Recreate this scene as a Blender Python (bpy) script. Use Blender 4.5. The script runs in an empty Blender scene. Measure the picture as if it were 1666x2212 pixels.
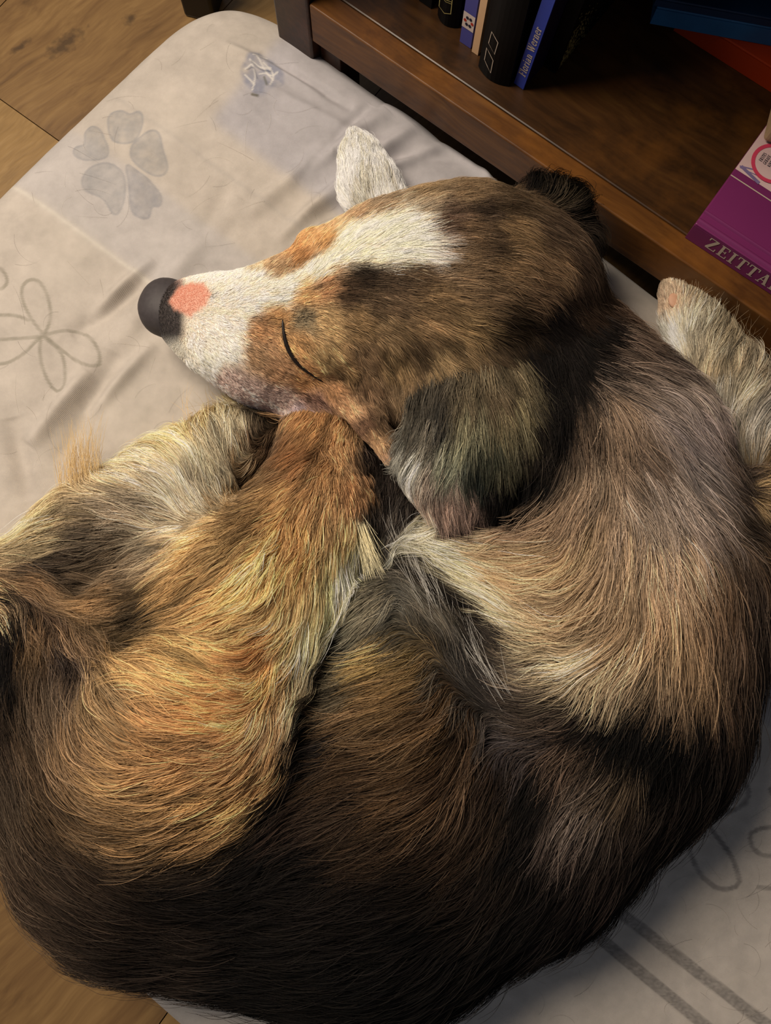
import bpy, bmesh, math, random
import numpy as np
from mathutils import Vector, Matrix
C = bpy.context.scene.collection
rng = np.random.default_rng(7)
random.seed(7)
PI = math.pi

# ------------------------------------------------------------------ camera
FW, FH, FPX = 1666, 2212, 1664.0
CAMZ = 0.72
NAD = (800.0, 1400.0)                       # where straight-down lies in the frame
down = np.array([NAD[0] - FW / 2, -(NAD[1] - FH / 2), -FPX]); down /= np.linalg.norm(down)
wz = -down                                  # world Z in camera coordinates
wx = np.array([1.0, 0, 0]) - wz * wz[0]; wx /= np.linalg.norm(wx)
wy = np.cross(wz, wx)
RC = np.array([wx, wy, wz])                 # camera vector -> world vector
CAM = np.array([0.0, 0.0, CAMZ])
cam_data = bpy.data.cameras.new('camera')
cam_data.sensor_fit = 'HORIZONTAL'; cam_data.sensor_width = 36.0
cam_data.lens = 36.0 * FPX / FW
cam_data.clip_start = 0.01
cam = bpy.data.objects.new('camera', cam_data); C.objects.link(cam)
M = Matrix([[RC[0][0], RC[0][1], RC[0][2], 0], [RC[1][0], RC[1][1], RC[1][2], 0],
            [RC[2][0], RC[2][1], RC[2][2], CAMZ], [0, 0, 0, 1]])
cam.matrix_world = M
bpy.context.scene.camera = cam

# ------------------------------------------------------------------ light and exposure
sc = bpy.context.scene
sc.view_settings.view_transform = 'Standard'
sc.view_settings.look = 'None'
sc.view_settings.gamma = 1.0
sc.view_settings.use_curve_mapping = False
sc.view_settings.exposure = 0.0
world = bpy.data.worlds.new('world'); sc.world = world; world.use_nodes = True
world.node_tree.nodes['Background'].inputs[0].default_value = (0.80, 0.86, 1.0, 1)
world.node_tree.nodes['Background'].inputs[1].default_value = 0.14

def area(name, loc, target, size, power, color):
    d = bpy.data.lights.new(name, 'AREA'); d.shape = 'DISK'; d.size = size; d.energy = power; d.color = color
    o = bpy.data.objects.new(name, d); C.objects.link(o); o.location = loc
    o.rotation_euler = (Vector(target) - Vector(loc)).to_track_quat('-Z', 'Y').to_euler()
    return o
area('room_lamp', (-0.60, 0.54, 1.24), (-0.05, 0.0, 0.1), 0.60, 21.5, (1.0, 0.855, 0.69))

# ------------------------------------------------------------------ helpers
def W(px, py, z):
    v = RC @ np.array([px - FW / 2, FH / 2 - py, -FPX])
    return CAM + v * ((z - CAMZ) / v[2])
def PXW(px, z):                             # length in metres of px pixels at height z
    return px * (CAMZ - z) / FPX
def project(P):                             # world points (n,3) -> pixels (n,2)
    q = (P - CAM) @ RC
    return np.stack([FW / 2 + FPX * q[:, 0] / -q[:, 2], FH / 2 - FPX * q[:, 1] / -q[:, 2]], 1)
def s2l(c):
    c = np.asarray(c, float)
    return np.where(c <= 0.04045, c / 12.92, ((c + 0.055) / 1.055) ** 2.4)
def hexl(h):
    return s2l([int(h[i:i + 2], 16) / 255 for i in (0, 2, 4)])
def link(o, parent=None):
    C.objects.link(o)
    if parent is not None: o.parent = parent
    return o
def tag(o, label=None, cat=None, group=None, kind=None):
    if label: o['label'] = label
    if cat: o['category'] = cat
    if group: o['group'] = group
    if kind: o['kind'] = kind
    return o
def empty(name, loc):
    o = bpy.data.objects.new(name, None); o.empty_display_size = 0.02; C.objects.link(o); o.location = loc
    return o
def mesh_obj(name, verts, faces, mat, parent=None, smooth=False, origin=None):
    """vertices in world space; the object's origin goes to `origin`, or to its parent's."""
    V = np.asarray(verts, float).reshape(-1, 3)
    org = np.zeros(3)
    if parent is not None: org = np.array(parent.matrix_basis.translation) if parent.parent is None else np.array(parent.parent.matrix_basis.translation)
    elif origin is not None: org = np.asarray(origin, float)
    me = bpy.data.meshes.new(name)
    me.from_pydata([tuple(v) for v in (V - org)], [], [tuple(int(i) for i in f) for f in faces])
    me.materials.append(mat)
    if smooth: me.polygons.foreach_set('use_smooth', [True] * len(me.polygons))
    me.update()
    o = bpy.data.objects.new(name, me)
    link(o, parent)
    if parent is None and origin is not None: o.location = origin
    return o
def bevel(o, w, seg=2):
    m = o.modifiers.new('bevel', 'BEVEL'); m.width = w; m.segments = seg; m.limit_method = 'ANGLE'
    return o
def nrm(v):
    v = np.asarray(v, float); return v / np.linalg.norm(v)
BOXF = [(0, 3, 2, 1), (4, 5, 6, 7), (0, 1, 5, 4), (1, 2, 6, 5), (2, 3, 7, 6), (3, 0, 4, 7)]
def frame_box(o, a, b, c, la, lb, lc):
    """corner o, axes a,b,c (unit) with lengths"""
    o = np.asarray(o, float); a = np.asarray(a) * la; b = np.asarray(b) * lb; c = np.asarray(c) * lc
    return [o, o + a, o + a + b, o + b, o + c, o + a + c, o + a + b + c, o + b + c]

# ------------------------------------------------------------------ materials
def new_mat(name, rough=0.6, spec=0.4):
    m = bpy.data.materials.new(name); m.use_nodes = True
    b = m.node_tree.nodes['Principled BSDF']
    b.inputs['Roughness'].default_value = rough
    b.inputs['Specular IOR Level'].default_value = spec
    return m, m.node_tree.nodes, m.node_tree.links, b
def flat(name, hx, rough=0.5, spec=0.4, var=0.12, scale=60, k=1.0):
    """plain coloured surface with a faint mottling"""
    m, N, L, b = new_mat(name, rough, spec)
    c = hexl(hx) * k
    tc = N.new('ShaderNodeTexCoord'); n = N.new('ShaderNodeTexNoise'); n.inputs['Scale'].default_value = scale
    n.inputs['Detail'].default_value = 4
    r = N.new('ShaderNodeValToRGB')
    r.color_ramp.elements[0].color = (*(c * (1 - var)), 1); r.color_ramp.elements[0].position = .3
    r.color_ramp.elements[1].color = (*(c * (1 + var)), 1); r.color_ramp.elements[1].position = .7
    L.new(tc.outputs['Object'], n.inputs['Vector']); L.new(n.outputs['Fac'], r.inputs['Fac']); L.new(r.outputs['Color'], b.inputs['Base Color'])
    return m
def wood(name, cols, axis, stretch=14, scale=9, rough=0.45, bump=0.15, knots=None, spec=0.4, fine=1.0, blotch=0.0, blotch_col=None):
    """grain running along `axis` (unit vector in the horizontal plane, or any)"""
    m, N, L, b = new_mat(name, rough, spec)
    tc = N.new('ShaderNodeTexCoord')
    ang = math.atan2(axis[1], axis[0])
    mp = N.new('ShaderNodeMapping'); mp.vector_type = 'TEXTURE'; mp.inputs['Rotation'].default_value = (0, 0, ang)
    mp.inputs['Scale'].default_value = (stretch, 1, 1)
    geo = N.new('ShaderNodeObjectInfo')
    add = N.new('ShaderNodeVectorMath'); add.operation = 'ADD'
    mul = N.new('ShaderNodeVectorMath'); mul.operation = 'SCALE'; mul.inputs['Scale'].default_value = 7.0
    comb = N.new('ShaderNodeCombineXYZ'); L.new(geo.outputs['Random'], comb.inputs[0]); L.new(geo.outputs['Random'], comb.inputs[2])
    L.new(comb.outputs[0], mul.inputs[0])
    L.new(tc.outputs['Object'], mp.inputs['Vector']); L.new(mp.outputs[0], add.inputs[0]); L.new(mul.outputs[0], add.inputs[1])
    warp = N.new('ShaderNodeTexNoise'); warp.inputs['Scale'].default_value = 9; L.new(tc.outputs['Object'], warp.inputs['Vector'])
    wsc = N.new('ShaderNodeVectorMath'); wsc.operation = 'SCALE'; wsc.inputs['Scale'].default_value = 0.03; L.new(warp.outputs['Color'], wsc.inputs[0])
    add2 = N.new('ShaderNodeVectorMath'); add2.operation = 'ADD'; L.new(add.outputs[0], add2.inputs[0]); L.new(wsc.outputs[0], add2.inputs[1])
    n1 = N.new('ShaderNodeTexNoise'); n1.inputs['Scale'].default_value = scale * 4; n1.inputs['Detail'].default_value = 6; n1.inputs['Roughness'].default_value = .65
    n2 = N.new('ShaderNodeTexNoise'); n2.inputs['Scale'].default_value = scale * 28; n2.inputs['Detail'].default_value = 3
    L.new(add2.outputs[0], n1.inputs['Vector']); L.new(add2.outputs[0], n2.inputs['Vector'])
    mx = N.new('ShaderNodeMix'); mx.data_type = 'FLOAT'; mx.inputs[0].default_value = 0.38 * fine
    L.new(n1.outputs['Fac'], mx.inputs[2]); L.new(n2.outputs['Fac'], mx.inputs[3])
    r = N.new('ShaderNodeValToRGB')
    while len(r.color_ramp.elements) < len(cols): r.color_ramp.elements.new(0.5)
    for i, (p, h) in enumerate(cols):
        r.color_ramp.elements[i].position = p; r.color_ramp.elements[i].color = (*hexl(h), 1)
    L.new(mx.outputs[0], r.inputs['Fac'])
    out = r.outputs['Color']
    if blotch > 0:
        n3 = N.new('ShaderNodeTexNoise'); n3.inputs['Scale'].default_value = 14; n3.inputs['Detail'].default_value = 5; n3.inputs['Roughness'].default_value = .6
        L.new(tc.outputs['Object'], n3.inputs['Vector'])
        rr = N.new('ShaderNodeValToRGB'); rr.color_ramp.elements[0].position = .48; rr.color_ramp.elements[1].position = .68
        L.new(n3.outputs['Fac'], rr.inputs['Fac'])
        ml = N.new('ShaderNodeMath'); ml.operation = 'MULTIPLY'; ml.inputs[1].default_value = blotch; L.new(rr.outputs['Color'], ml.inputs[0])
        mc = N.new('ShaderNodeMix'); mc.data_type = 'RGBA'; L.new(ml.outputs[0], mc.inputs[0]); L.new(out, mc.inputs[6])
        mc.inputs[7].default_value = (*hexl(blotch_col), 1); out = mc.outputs[2]
    for (kx, ky, kr, sx) in (knots or []):
        # a dark knot: distance from its centre, stretched along the grain, edge broken by noise
        sub = N.new('ShaderNodeVectorMath'); sub.operation = 'SUBTRACT'; sub.inputs[1].default_value = (kx, ky, 0)
        L.new(tc.outputs['Object'], sub.inputs[0])
        rot = N.new('ShaderNodeMapping'); rot.vector_type = 'TEXTURE'; rot.inputs['Rotation'].default_value = (0, 0, ang); rot.inputs['Scale'].default_value = (sx, 1, 1000)
        L.new(sub.outputs[0], rot.inputs['Vector'])
        ln = N.new('ShaderNodeVectorMath'); ln.operation = 'LENGTH'; L.new(rot.outputs[0], ln.inputs[0])
        nn = N.new('ShaderNodeTexNoise'); nn.inputs['Scale'].default_value = 130; nn.inputs['Detail'].default_value = 4; L.new(tc.outputs['Object'], nn.inputs['Vector'])
        mm = N.new('ShaderNodeMath'); mm.operation = 'MULTIPLY_ADD'; mm.inputs[1].default_value = kr * 2.2; L.new(nn.outputs['Fac'], mm.inputs[0]); L.new(ln.outputs['Value'], mm.inputs[2])
        mr = N.new('ShaderNodeMapRange'); mr.inputs['From Min'].default_value = kr * 1.35; mr.inputs['From Max'].default_value = kr * 2.3
        mr.inputs['To Min'].default_value = 0.85; mr.inputs['To Max'].default_value = 0; L.new(mm.outputs[0], mr.inputs['Value'])
        mc = N.new('ShaderNodeMix'); mc.data_type = 'RGBA'; L.new(mr.outputs[0], mc.inputs[0]); L.new(out, mc.inputs[6])
        mc.inputs[7].default_value = (*hexl('463420'), 1); out = mc.outputs[2]
    L.new(out, b.inputs['Base Color'])
    bp = N.new('ShaderNodeBump'); bp.inputs['Strength'].default_value = bump; bp.inputs['Distance'].default_value = 0.001
    L.new(n2.outputs['Fac'], bp.inputs['Height']); L.new(bp.outputs[0], b.inputs['Normal'])
    return m

# ------------------------------------------------------------------ floor
def d2(a, b):
    v = (np.asarray(b) - np.asarray(a))[:2]; return v / np.linalg.norm(v)
fa = math.radians(47)
G = d2(W(60, 250, 0), W(60 + 100 * math.cos(fa), 250 - 100 * math.sin(fa), 0))      # plank length
Jd = np.array([G[1], -G[0]])                                                       # across
J0 = W(62, 258, 0)[:2]                                                             # a point on the visible end joint
ga = math.radians(38)
GG = d2(W(60, 250, 0), W(60 + 100 * math.cos(ga), 250 - 100 * math.sin(ga), 0))
k1 = W(142, 92, 0); k2 = W(282, 40, 0); k3 = W(45, 100, 0)
floor_cols = [(0.25, '503a20'), (0.42, '6e5230'), (0.55, '7e613a'), (0.72, '907248')]
m_floor = wood('oak_floor', floor_cols, GG, stretch=9, scale=7, rough=.42, bump=.2,
               knots=[(k1[0], k1[1], .010, 2.4), (k2[0], k2[1], .0055, 1.5), (k3[0], k3[1], .004, 3.5)])
m_floor2 = wood('oak_floor_pale', [(0.25, '5c4628'), (0.42, '7c6038'), (0.55, '8c6e42'), (0.72, '9c7e52')], GG, stretch=12, scale=8, rough=.42, bump=.2)
m_gap = flat('joint_dark', '2a1c10', .8)
fl = tag(mesh_obj('floor', [(-2, -2, -.012), (2, -2, -.012), (2, 2, -.012), (-2, 2, -.012)], [(0, 1, 2, 3)], m_gap), kind='structure')
PWD = 0.19
gap = 0.0005
row0 = -0.112
for r in range(-7, 8):
    a0 = row0 + r * PWD
    off = {0: 0.0, 1: 0.43, -1: 0.61}.get(r, (r * 0.37) % 1.2)
    for s in range(-2, 2):
        b0 = off + s * 1.2
        if r not in (0,) and False: continue
        P = [J0 + Jd * (a0 + gap) + G * (b0 + gap), J0 + Jd * (a0 + PWD - gap) + G * (b0 + gap),
             J0 + Jd * (a0 + PWD - gap) + G * (b0 + 1.2 - gap), J0 + Jd * (a0 + gap) + G * (b0 + 1.2 - gap)]
        vs = [(p[0], p[1], -.012) for p in P] + [(p[0], p[1], 0.0) for p in P]
        o = mesh_obj('plank', vs, BOXF, m_floor2 if (s < 0 and r == 0) or (r + s) % 3 == 0 and r != 0 else m_floor, fl)

# ------------------------------------------------------------------ bookcase
SZ, SB = 0.13, 0.0885                        # shelf top, rail bottom
A = W(739, 0, SZ)[:2]; B = W(1475, 502, SZ)[:2]
U = nrm(B - A)                              # along the shelf front, to the lower right of the frame
Bk = np.array([-U[1], U[0]])                # towards the back of the bookcase
if Bk[1] < 0: Bk = -Bk
U3 = np.array([U[0], U[1], 0]); B3 = np.array([Bk[0], Bk[1], 0]); Z3 = np.array([0, 0, 1.0])
m_shelf = wood('dark_stained_wood', [(0.25, '180e07'), (0.42, '2e1c0c'), (0.56, '402812'), (0.75, '543a1a')], U, stretch=9, scale=6, rough=.36, bump=.15,
               blotch=.4, blotch_col='74481a')
m_rail = wood('dark_rail_wood', [(0.25, '2c180a'), (0.42, '472a10'), (0.58, '603c18'), (0.75, '7e5628')], U, stretch=10, scale=7, rough=.38, bump=.2,
              blotch=.4, blotch_col='8a5620')
m_post = wood('dark_post_wood', [(0.25, '1c0e08'), (0.45, '2c170c'), (0.6, '3e2212'), (0.75, '522f18')], (0, 1), stretch=6, scale=7, rough=.3, bump=.1)
A3 = np.array([A[0], A[1], 0])
def on(u, b, z): return A3 + U3 * u + B3 * b + Z3 * z
u_post = -0.030
book_case = tag(empty('bookcase', tuple(on(0.4, 0.15, 0))), 'dark stained wooden bookcase with a low bottom shelf beside the dog cushion', 'bookcase')
LEN = 0.95; DEP = 0.30
bevel(mesh_obj('shelf_board', frame_box(on(u_post + .012, .0, SZ - .020), U3, B3, Z3, LEN - .02, DEP, .020), BOXF, m_shelf, book_case), .0015)
# front rail: a separate strip let in under the board, its top flush with the board's top
o = mesh_obj('front_rail', frame_box(on(u_post + .010, -.0216, SB), U3, B3, Z3, LEN - .02, .0214, SZ - SB - .0002), BOXF, m_rail, book_case); bevel(o, .0014, 3)
for i, (uu, bb) in enumerate([(u_post - .033, -.023), (u_post - .033, DEP - .03), (LEN - .03, -.023), (LEN - .03, DEP - .03)]):
    o = mesh_obj('post', frame_box(on(uu, bb, 0.018), U3, B3, Z3, .042, .045, .9 - .018), BOXF, m_post, book_case); bevel(o, .002)
    o = mesh_obj('post_foot', frame_box(on(uu - .003, bb - .003, 0.0), U3, B3, Z3, .048, .051, .0175), BOXF, m_post, book_case); bevel(o, .003)
bevel(mesh_obj('inner_leg', frame_box(on(u_post + .0102, -.012, 0.0), U3, B3, Z3, .024, .03, SB - .0005), BOXF, m_post, book_case), .001)
bevel(mesh_obj('shelf_board', frame_box(on(u_post + .012, -.02, .47), U3, B3, Z3, LEN - .02, DEP + .02, .025), BOXF, m_shelf, book_case), .0015)
bevel(mesh_obj('back_panel', frame_box(on(u_post + .012, DEP + .001, SB), U3, B3, Z3, LEN - .02, .008, .8), BOXF, m_post, book_case), .001)
bevel(mesh_obj('top_board', frame_box(on(u_post - .05, -.035, .901), U3, B3, Z3, LEN + .08, DEP + .07, .022), BOXF, m_shelf, book_case), .002)
bevel(mesh_obj('side_panel', frame_box(on(LEN - .012, .024, .10), U3, B3, Z3, .012, DEP - .056, .79), BOXF, m_post, book_case), .001)

# a dark leg of some other furniture at the top of the cushion
lg = W(432, 22, 0.0)
m_black = flat('black_lacquer', '0c0908', .35)
leg_o = tag(bevel(mesh_obj('furniture_leg', frame_box((lg[0] - .016, lg[1] - .008, 0), nrm([1, -.25, 0]), nrm([.25, 1, 0]), Z3, .034, .034, .42), BOXF, m_black, origin=(lg[0], lg[1], 0)), .003, 3),
            'black square furniture leg standing behind the top corner of the cushion', 'leg')

# ------------------------------------------------------------------ lettering (flat strokes)
def ribbon(pts, w, closed=False):
    """2-D polyline -> (verts, faces); w a number or one number per point"""
    P = np.asarray(pts, float); n = len(P)
    ws = np.full(n, w, float) if np.isscalar(w) else np.asarray(w, float)
    T = np.zeros_like(P)
    for i in range(n):
        a = P[(i - 1) % n] if (closed or i > 0) else P[i]; b = P[(i + 1) % n] if (closed or i < n - 1) else P[i]
        T[i] = nrm(b - a)
    Nn = np.stack([-T[:, 1], T[:, 0]], 1) * ws[:, None] / 2
    V = np.concatenate([P + Nn, P - Nn]); F = []
    for i in range(n if closed else n - 1):
        j = (i + 1) % n; F.append((i, j, n + j, n + i))
    return V, F
def arc(cx, cy, rx, ry, a0, a1, n=12):
    t = np.radians(np.linspace(a0, a1, n)); return [(cx + rx * math.cos(x), cy + ry * math.sin(x)) for x in t]
H_, T_ = .17, .07                           # thick and thin strokes
def SF(x, y, w=.3): return ([(x - w / 2, y), (x + w / 2, y)], T_)
GL = {
 'Z': (.72, [([(.08, .965), (.66, .965)], T_), ([(.58, .95), (.12, .05)], .2), ([(.06, .035), (.68, .035)], T_), ([(.09, .99), (.07, .74)], T_), ([(.67, .0), (.69, .27)], T_)]),
 'E': (.68, [([(.2, 0), (.2, 1)], H_), ([(.05, .965), (.6, .965)], T_), ([(.05, .035), (.62, .035)], T_), ([(.2, .51), (.46, .51)], T_), ([(.6, 1), (.6, .76)], T_), ([(.63, 0), (.63, .26)], T_), ([(.46, .4), (.46, .63)], T_)]),
 'I': (.4, [([(.2, 0), (.2, 1)], H_), SF(.2, .965, .36), SF(.2, .035, .36)]),
 'T': (.7, [([(.35, 0), (.35, 1)], H_), ([(.04, .965), (.66, .965)], T_), SF(.35, .035, .36), ([(.05, 1), (.04, .72)], T_), ([(.65, 1), (.66, .72)], T_)]),
 'A': (.74, [([(.36, 1), (.12, 0)], T_), ([(.36, 1), (.6, 0)], H_), ([(.2, .33), (.52, .33)], T_), SF(.12, .03, .24), SF(.6, .03, .3)]),
 'F': (.64, [([(.2, 0), (.2, 1)], H_), ([(.05, .965), (.6, .965)], T_), SF(.2, .035, .34), ([(.2, .5), (.46, .5)], T_), ([(.6, 1), (.6, .74)], T_), ([(.46, .4), (.46, .62)], T_)]),
 'L': (.64, [([(.2, 0), (.2, 1)], H_), SF(.2, .965, .34), ([(.05, .035), (.6, .035)], T_), ([(.6, 0), (.6, .27)], T_)]),
 'W': (1.05, [([(.14, 1), (.36, 0)], H_), ([(.36, 0), (.54, .98)], T_), ([(.5, 1), (.72, 0)], H_), ([(.72, 0), (.93, 1)], T_), SF(.14, .965), SF(.5, .965), SF(.93, .965, .22)]),
 'l': (.32, [([(.16, 0), (.16, 1.02)], H_), SF(.16, .035), ([(.03, .99), (.16, .99)], T_)]),
 'i': (.32, [([(.16, 0), (.16, .66)], H_), SF(.16, .035), ([(.03, .64), (.16, .64)], T_), ([(.16, .82), (.16, .98)], .16)]),
 'o': (.56, [(arc(.28, .34, .19, .31, 0, 345, 20), [.15 + .0 * i for i in range(20)])]),
 'r': (.46, [([(.16, 0), (.16, .66)], H_), SF(.16, .035), ([(.03, .64), (.16, .64)], T_), (arc(.34, .42, .14, .2, 160, 70, 6), T_), ([(.38, .6), (.38, .48)], .14)]),
 'n': (.62, [([(.16, 0), (.16, .66)], H_), SF(.16, .035, .28), ([(.03, .64), (.16, .64)], T_), (arc(.32, .44, .14, .19, 150, 10, 8), T_ * 1.3), ([(.46, .5), (.46, 0)], H_), SF(.46, .035, .26)]),
 'e': (.52, [(arc(.27, .34, .19, .31, 0, 320, 18), .13), ([(.12, .38), (.44, .38)], T_)]),
 'a': (.56, [([(.4, .0), (.4, .48)], H_), (arc(.25, .46, .15, .18, 0, 160, 8), T_ * 1.2), (arc(.24, .19, .14, .17, 60, 320, 12), .12), ([(.4, .03), (.53, .05)], T_)]),
 'R': (.74, [([(.2, 0), (.2, 1)], H_), (arc(.34, .74, .2, .225, 90, -90, 10), .12), ([(.2, .965), (.34, .965)], T_), ([(.2, .515), (.34, .515)], T_), ([(.36, .5), (.62, .0)], .15), SF(.2, .035, .3)]),
 'S': (.58, [(arc(.29, .74, .18, .22, 30, 270, 12) + arc(.29, .26, .19, .25, 90, -150, 12), .12)]),
 'G': (.74, [(arc(.38, .5, .28, .46, 50, 320, 18), .13), ([(.62, .05), (.62, .42)], .12), ([(.45, .42), (.7, .42)], T_)]),
 'K': (.74, [([(.2, 0), (.2, 1)], H_), ([(.24, .45), (.6, .98)], T_), ([(.32, .55), (.64, 0)], .15)]),
 'N': (.78, [([(.16, 0), (.16, 1)], T_), ([(.14, .98), (.6, .02)], .16), ([(.6, 0), (.6, 1)], T_)]),
 'D': (.76, [([(.2, 0), (.2, 1)], H_), (arc(.28, .5, .34, .465, 90, -90, 14), .1), ([(.1, .965), (.3, .965)], T_), ([(.1, .035), (.3, .035)], T_)]),
 ' ': (.34, []),
}
def text2d(s, track=.04):
    V, F, x = [], [], 0.0
    for ch in s:
        wd, st = GL[ch]
        for pts, w in st:
            v, f = ribbon(pts, w); b = len(V)
            V.extend([(p[0] + x, p[1]) for p in v]); F.extend([tuple(i + b for i in q) for q in f])
        x += wd + track
    return V, F, x
def merge(parts):
    V, F = [], []
    for v, f in parts:
        b = len(V); V.extend([tuple(p) for p in v]); F.extend([tuple(i + b for i in q) for q in f])
    return V, F
def place2d(V, origin, ax, ay, s, lift_n, lift=.00025, sy=None, shear=0.0):
    origin = np.asarray(origin, float); sy = sy or s
    out = []
    for i, (x, y) in enumerate(V):
        out.append(origin + np.asarray(ax) * ((x + shear * y) * s) + np.asarray(ay) * y * sy + np.asarray(lift_n) * (lift + .00001 * (i % 7)))
    return out

# ------------------------------------------------------------------ books
m_page = flat('paper_pages', 'b8a888', .8, .2)
def standing_book(p_bl, w, h, d, mat, lean=0.0, rounded=False, label=None, back=0.0, cover_mat=None, tilt_back=0.0):
    """spine's bottom-left pixel on the shelf, width along the shelf; returns (empty, frame)"""
    o0 = W(p_bl[0], p_bl[1], SZ)
    up = nrm(Z3 * math.cos(lean) + U3 * math.sin(lean)); ax = nrm(U3 * math.cos(lean) - Z3 * math.sin(lean))
    lift = abs(math.sin(lean)) * w if lean > 0 else 0.0
    o0 = o0 + Z3 * (lift + .0004)
    e = tag(empty('book', tuple(o0 + ax * w / 2 + B3 * d / 2)), label, 'book', 'books standing on the bottom shelf')
    ct = .0016 if not rounded else .0024
    # spine (rounded or flat), two covers, page block set back inside
    n = 9 if rounded else 2
    bul = .005 if rounded else 0.0
    V = []; F = []
    prof = []
    for i in range(n):
        t = i / (n - 1); prof.append((t * w, -bul * (1 - (2 * t - 1) ** 2)))
    for (x, y) in prof: V.append(o0 + ax * x + B3 * (y + bul))
    for (x, y) in reversed(prof): V.append(o0 + ax * x + B3 * (y + bul + ct))
    m2 = len(V); V += [v + up * h for v in V]
    F.append(tuple(range(m2))[::-1]); F.append(tuple(range(m2, 2 * m2)))
    for i in range(m2): F.append((i, (i + 1) % m2, m2 + (i + 1) % m2, m2 + i))
    mesh_obj('spine', V, F, mat, e)
    cm = cover_mat or mat
    mesh_obj('cover', frame_box(o0 + B3 * (bul + ct), ax, B3, up, ct, d, h), BOXF, cm, e)
    mesh_obj('cover', frame_box(o0 + B3 * (bul + ct) + ax * (w - ct), ax, B3, up, ct, d, h), BOXF, cm, e)
    mesh_obj('pages', frame_box(o0 + B3 * (bul + ct) + ax * (ct + .0002) + up * .003, ax, B3, up, w - 2 * ct - .0004, d - .004, h - .006), BOXF, m_page, e)
    return e, o0, ax, up, bul
m_bk = flat('black_gloss_cover', '070505', .5, .15)
m_bk2 = flat('black_cover', '0a0808', .5, .15)
m_bw = flat('lilac_blue_cover', '4a4a90', .45, var=.03)
m_cr = flat('cream_cover', 'd8b088', .5, var=.04)
m_fw = flat('royal_blue_cover', '2c3c98', .4, var=.03)
m_pu = flat('dark_purple_cover', '1c1030', .4)
m_ink = flat('silver_print', 'b8a898', .5, var=.02)
m_gold = flat('gold_print', 'a89a60', .45, var=.05)
m_white = flat('white_label', 'd0c0b8', .5, var=.02)
m_red = flat('red_print', 'a83020', .5); m_navy = flat('navy_print', '14162c', .5)
standing_book((868, -28), .017, .19, .13, m_bk2, .0, True, 'plain black book, first of the row next to the corner post')
standing_book((905, 2), .0135, .17, .12, m_bk2, .0, False, 'thin black paperback, second of the row from the corner post')
bl, o0, ax, up, bul = standing_book((938, 40), .0225, .20, .13, m_bk, .0, True, 'black hardback with a gold framed emblem low on its spine')
pts = [(.004, .016), (.0045, .045), (.016, .043), (.0165, .016), (.010, .0125)]
parts = [ribbon(pts, .0007, True), ribbon([(.005, .028), (.010, .0245), (.016, .026)], .0006), ribbon([(.005, .030), (.010, .0265), (.016, .028)], .0006),
         ribbon([(.005, .040), (.0105, .030), (.0155, .031)], .0007), ribbon([(.006, .030), (.015, .041)], .0006)]
V, F = merge(parts); mesh_obj('emblem', place2d(V, o0 - B3 * .0002, ax, up, 1, -B3, .0004), F, m_gold, bl)
bl, o0, ax, up, bul = standing_book((993, 90), .0118, .185, .12, m_bw, .0, False, 'lilac blue paperback with a white label and red star mark on its spine')
V, F = [(0, .0175), (.0118, .0175), (.0118, .0335), (0, .0335)], [(0, 1, 2, 3)]
mesh_obj('label', place2d(V, o0, ax, up, 1, -B3, .0003), F, m_white, bl)
def star(cx, cy, r, n=6, ph=0):
    V = [(cx, cy)] + [(cx + (r if i % 2 == 0 else r * .5) * math.cos(ph + i * PI / n), cy + (r if i % 2 == 0 else r * .5) * math.sin(ph + i * PI / n)) for i in range(2 * n)]
    return V, [(0, 1 + i, 1 + (i + 1) % (2 * n)) for i in range(2 * n)]
hexa = lambda cx, cy, r, ph: ([(cx, cy)] + [(cx + r * math.cos(ph + i * PI / 3), cy + r * math.sin(ph + i * PI / 3)) for i in range(6)], [(0, 1 + i, 1 + (i + 1) % 6) for i in range(6)])
V, F = merge([hexa(.0061 + .0033 * math.cos(a), .0255 + .0038 * math.sin(a), .0016, .3) for a in (PI / 3, 2 * PI / 3, 4 * PI / 3, 5 * PI / 3)])
mesh_obj('emblem', place2d(V, o0, ax, up, 1, -B3, .0005), F, m_navy, bl)
V, F = merge([hexa(.0061 + .0036 * math.cos(a), .0255 + .0038 * math.sin(a), .0016, .3) for a in (0, PI)])
mesh_obj('emblem', place2d(V, o0, ax, up, 1, -B3, .0005), F, m_red, bl)
bl, o0, ax, up, bul = standing_book((1019, 112), .0065, .19, .12, m_cr, .0, False, 'narrow cream coloured paperback between lilac and black books')
bl, o0, ax, up, bul = standing_book((1026, 152), .0325, .21, .14, m_bk, .0, True, 'thick black hardback with two silver outlined shapes on its spine')
parts = [ribbon([(.0075, .0345), (.0155, .0295), (.0165, .0425), (.0085, .0475)], .0007, True),
         ribbon([(.0065, .0285), (.0105, .0265), (.0155, .0225), (.0155, .0085), (.0110, .0125), (.0065, .0155)], .0007, True)]
V, F = merge(parts)
def on_spine(V, o0, ax, up, w, bul):
    out = []
    for x, y in V:
        t = x / w; out.append(o0 + ax * x + up * y + B3 * (bul - bul * (1 - (2 * t - 1) ** 2)) - B3 * .0005)
    return out
mesh_obj('emblem', on_spine(V, o0, ax, up, .0325, bul), F, m_ink, bl)
bl, o0, ax, up, bul = standing_book((1110, 181), .0100, .195, .125, m_fw, .06, False, 'royal blue book lettered Florian Werner leaning on the black hardback', cover_mat=m_pu)
V, F, tw = text2d('Florian Werner')
s = .0072
mesh_obj('lettering', place2d(V, o0 + ax * .0080 + up * .0135, up, -ax, s * .94, -B3, .0003, shear=.0), F, m_ink, bl)
bl, o0, ax, up, bul = standing_book((1174, 144), .012, .2, .15, m_bk2, .06, False, 'black book flecked with gold beside the royal blue book')
sp = []
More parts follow.
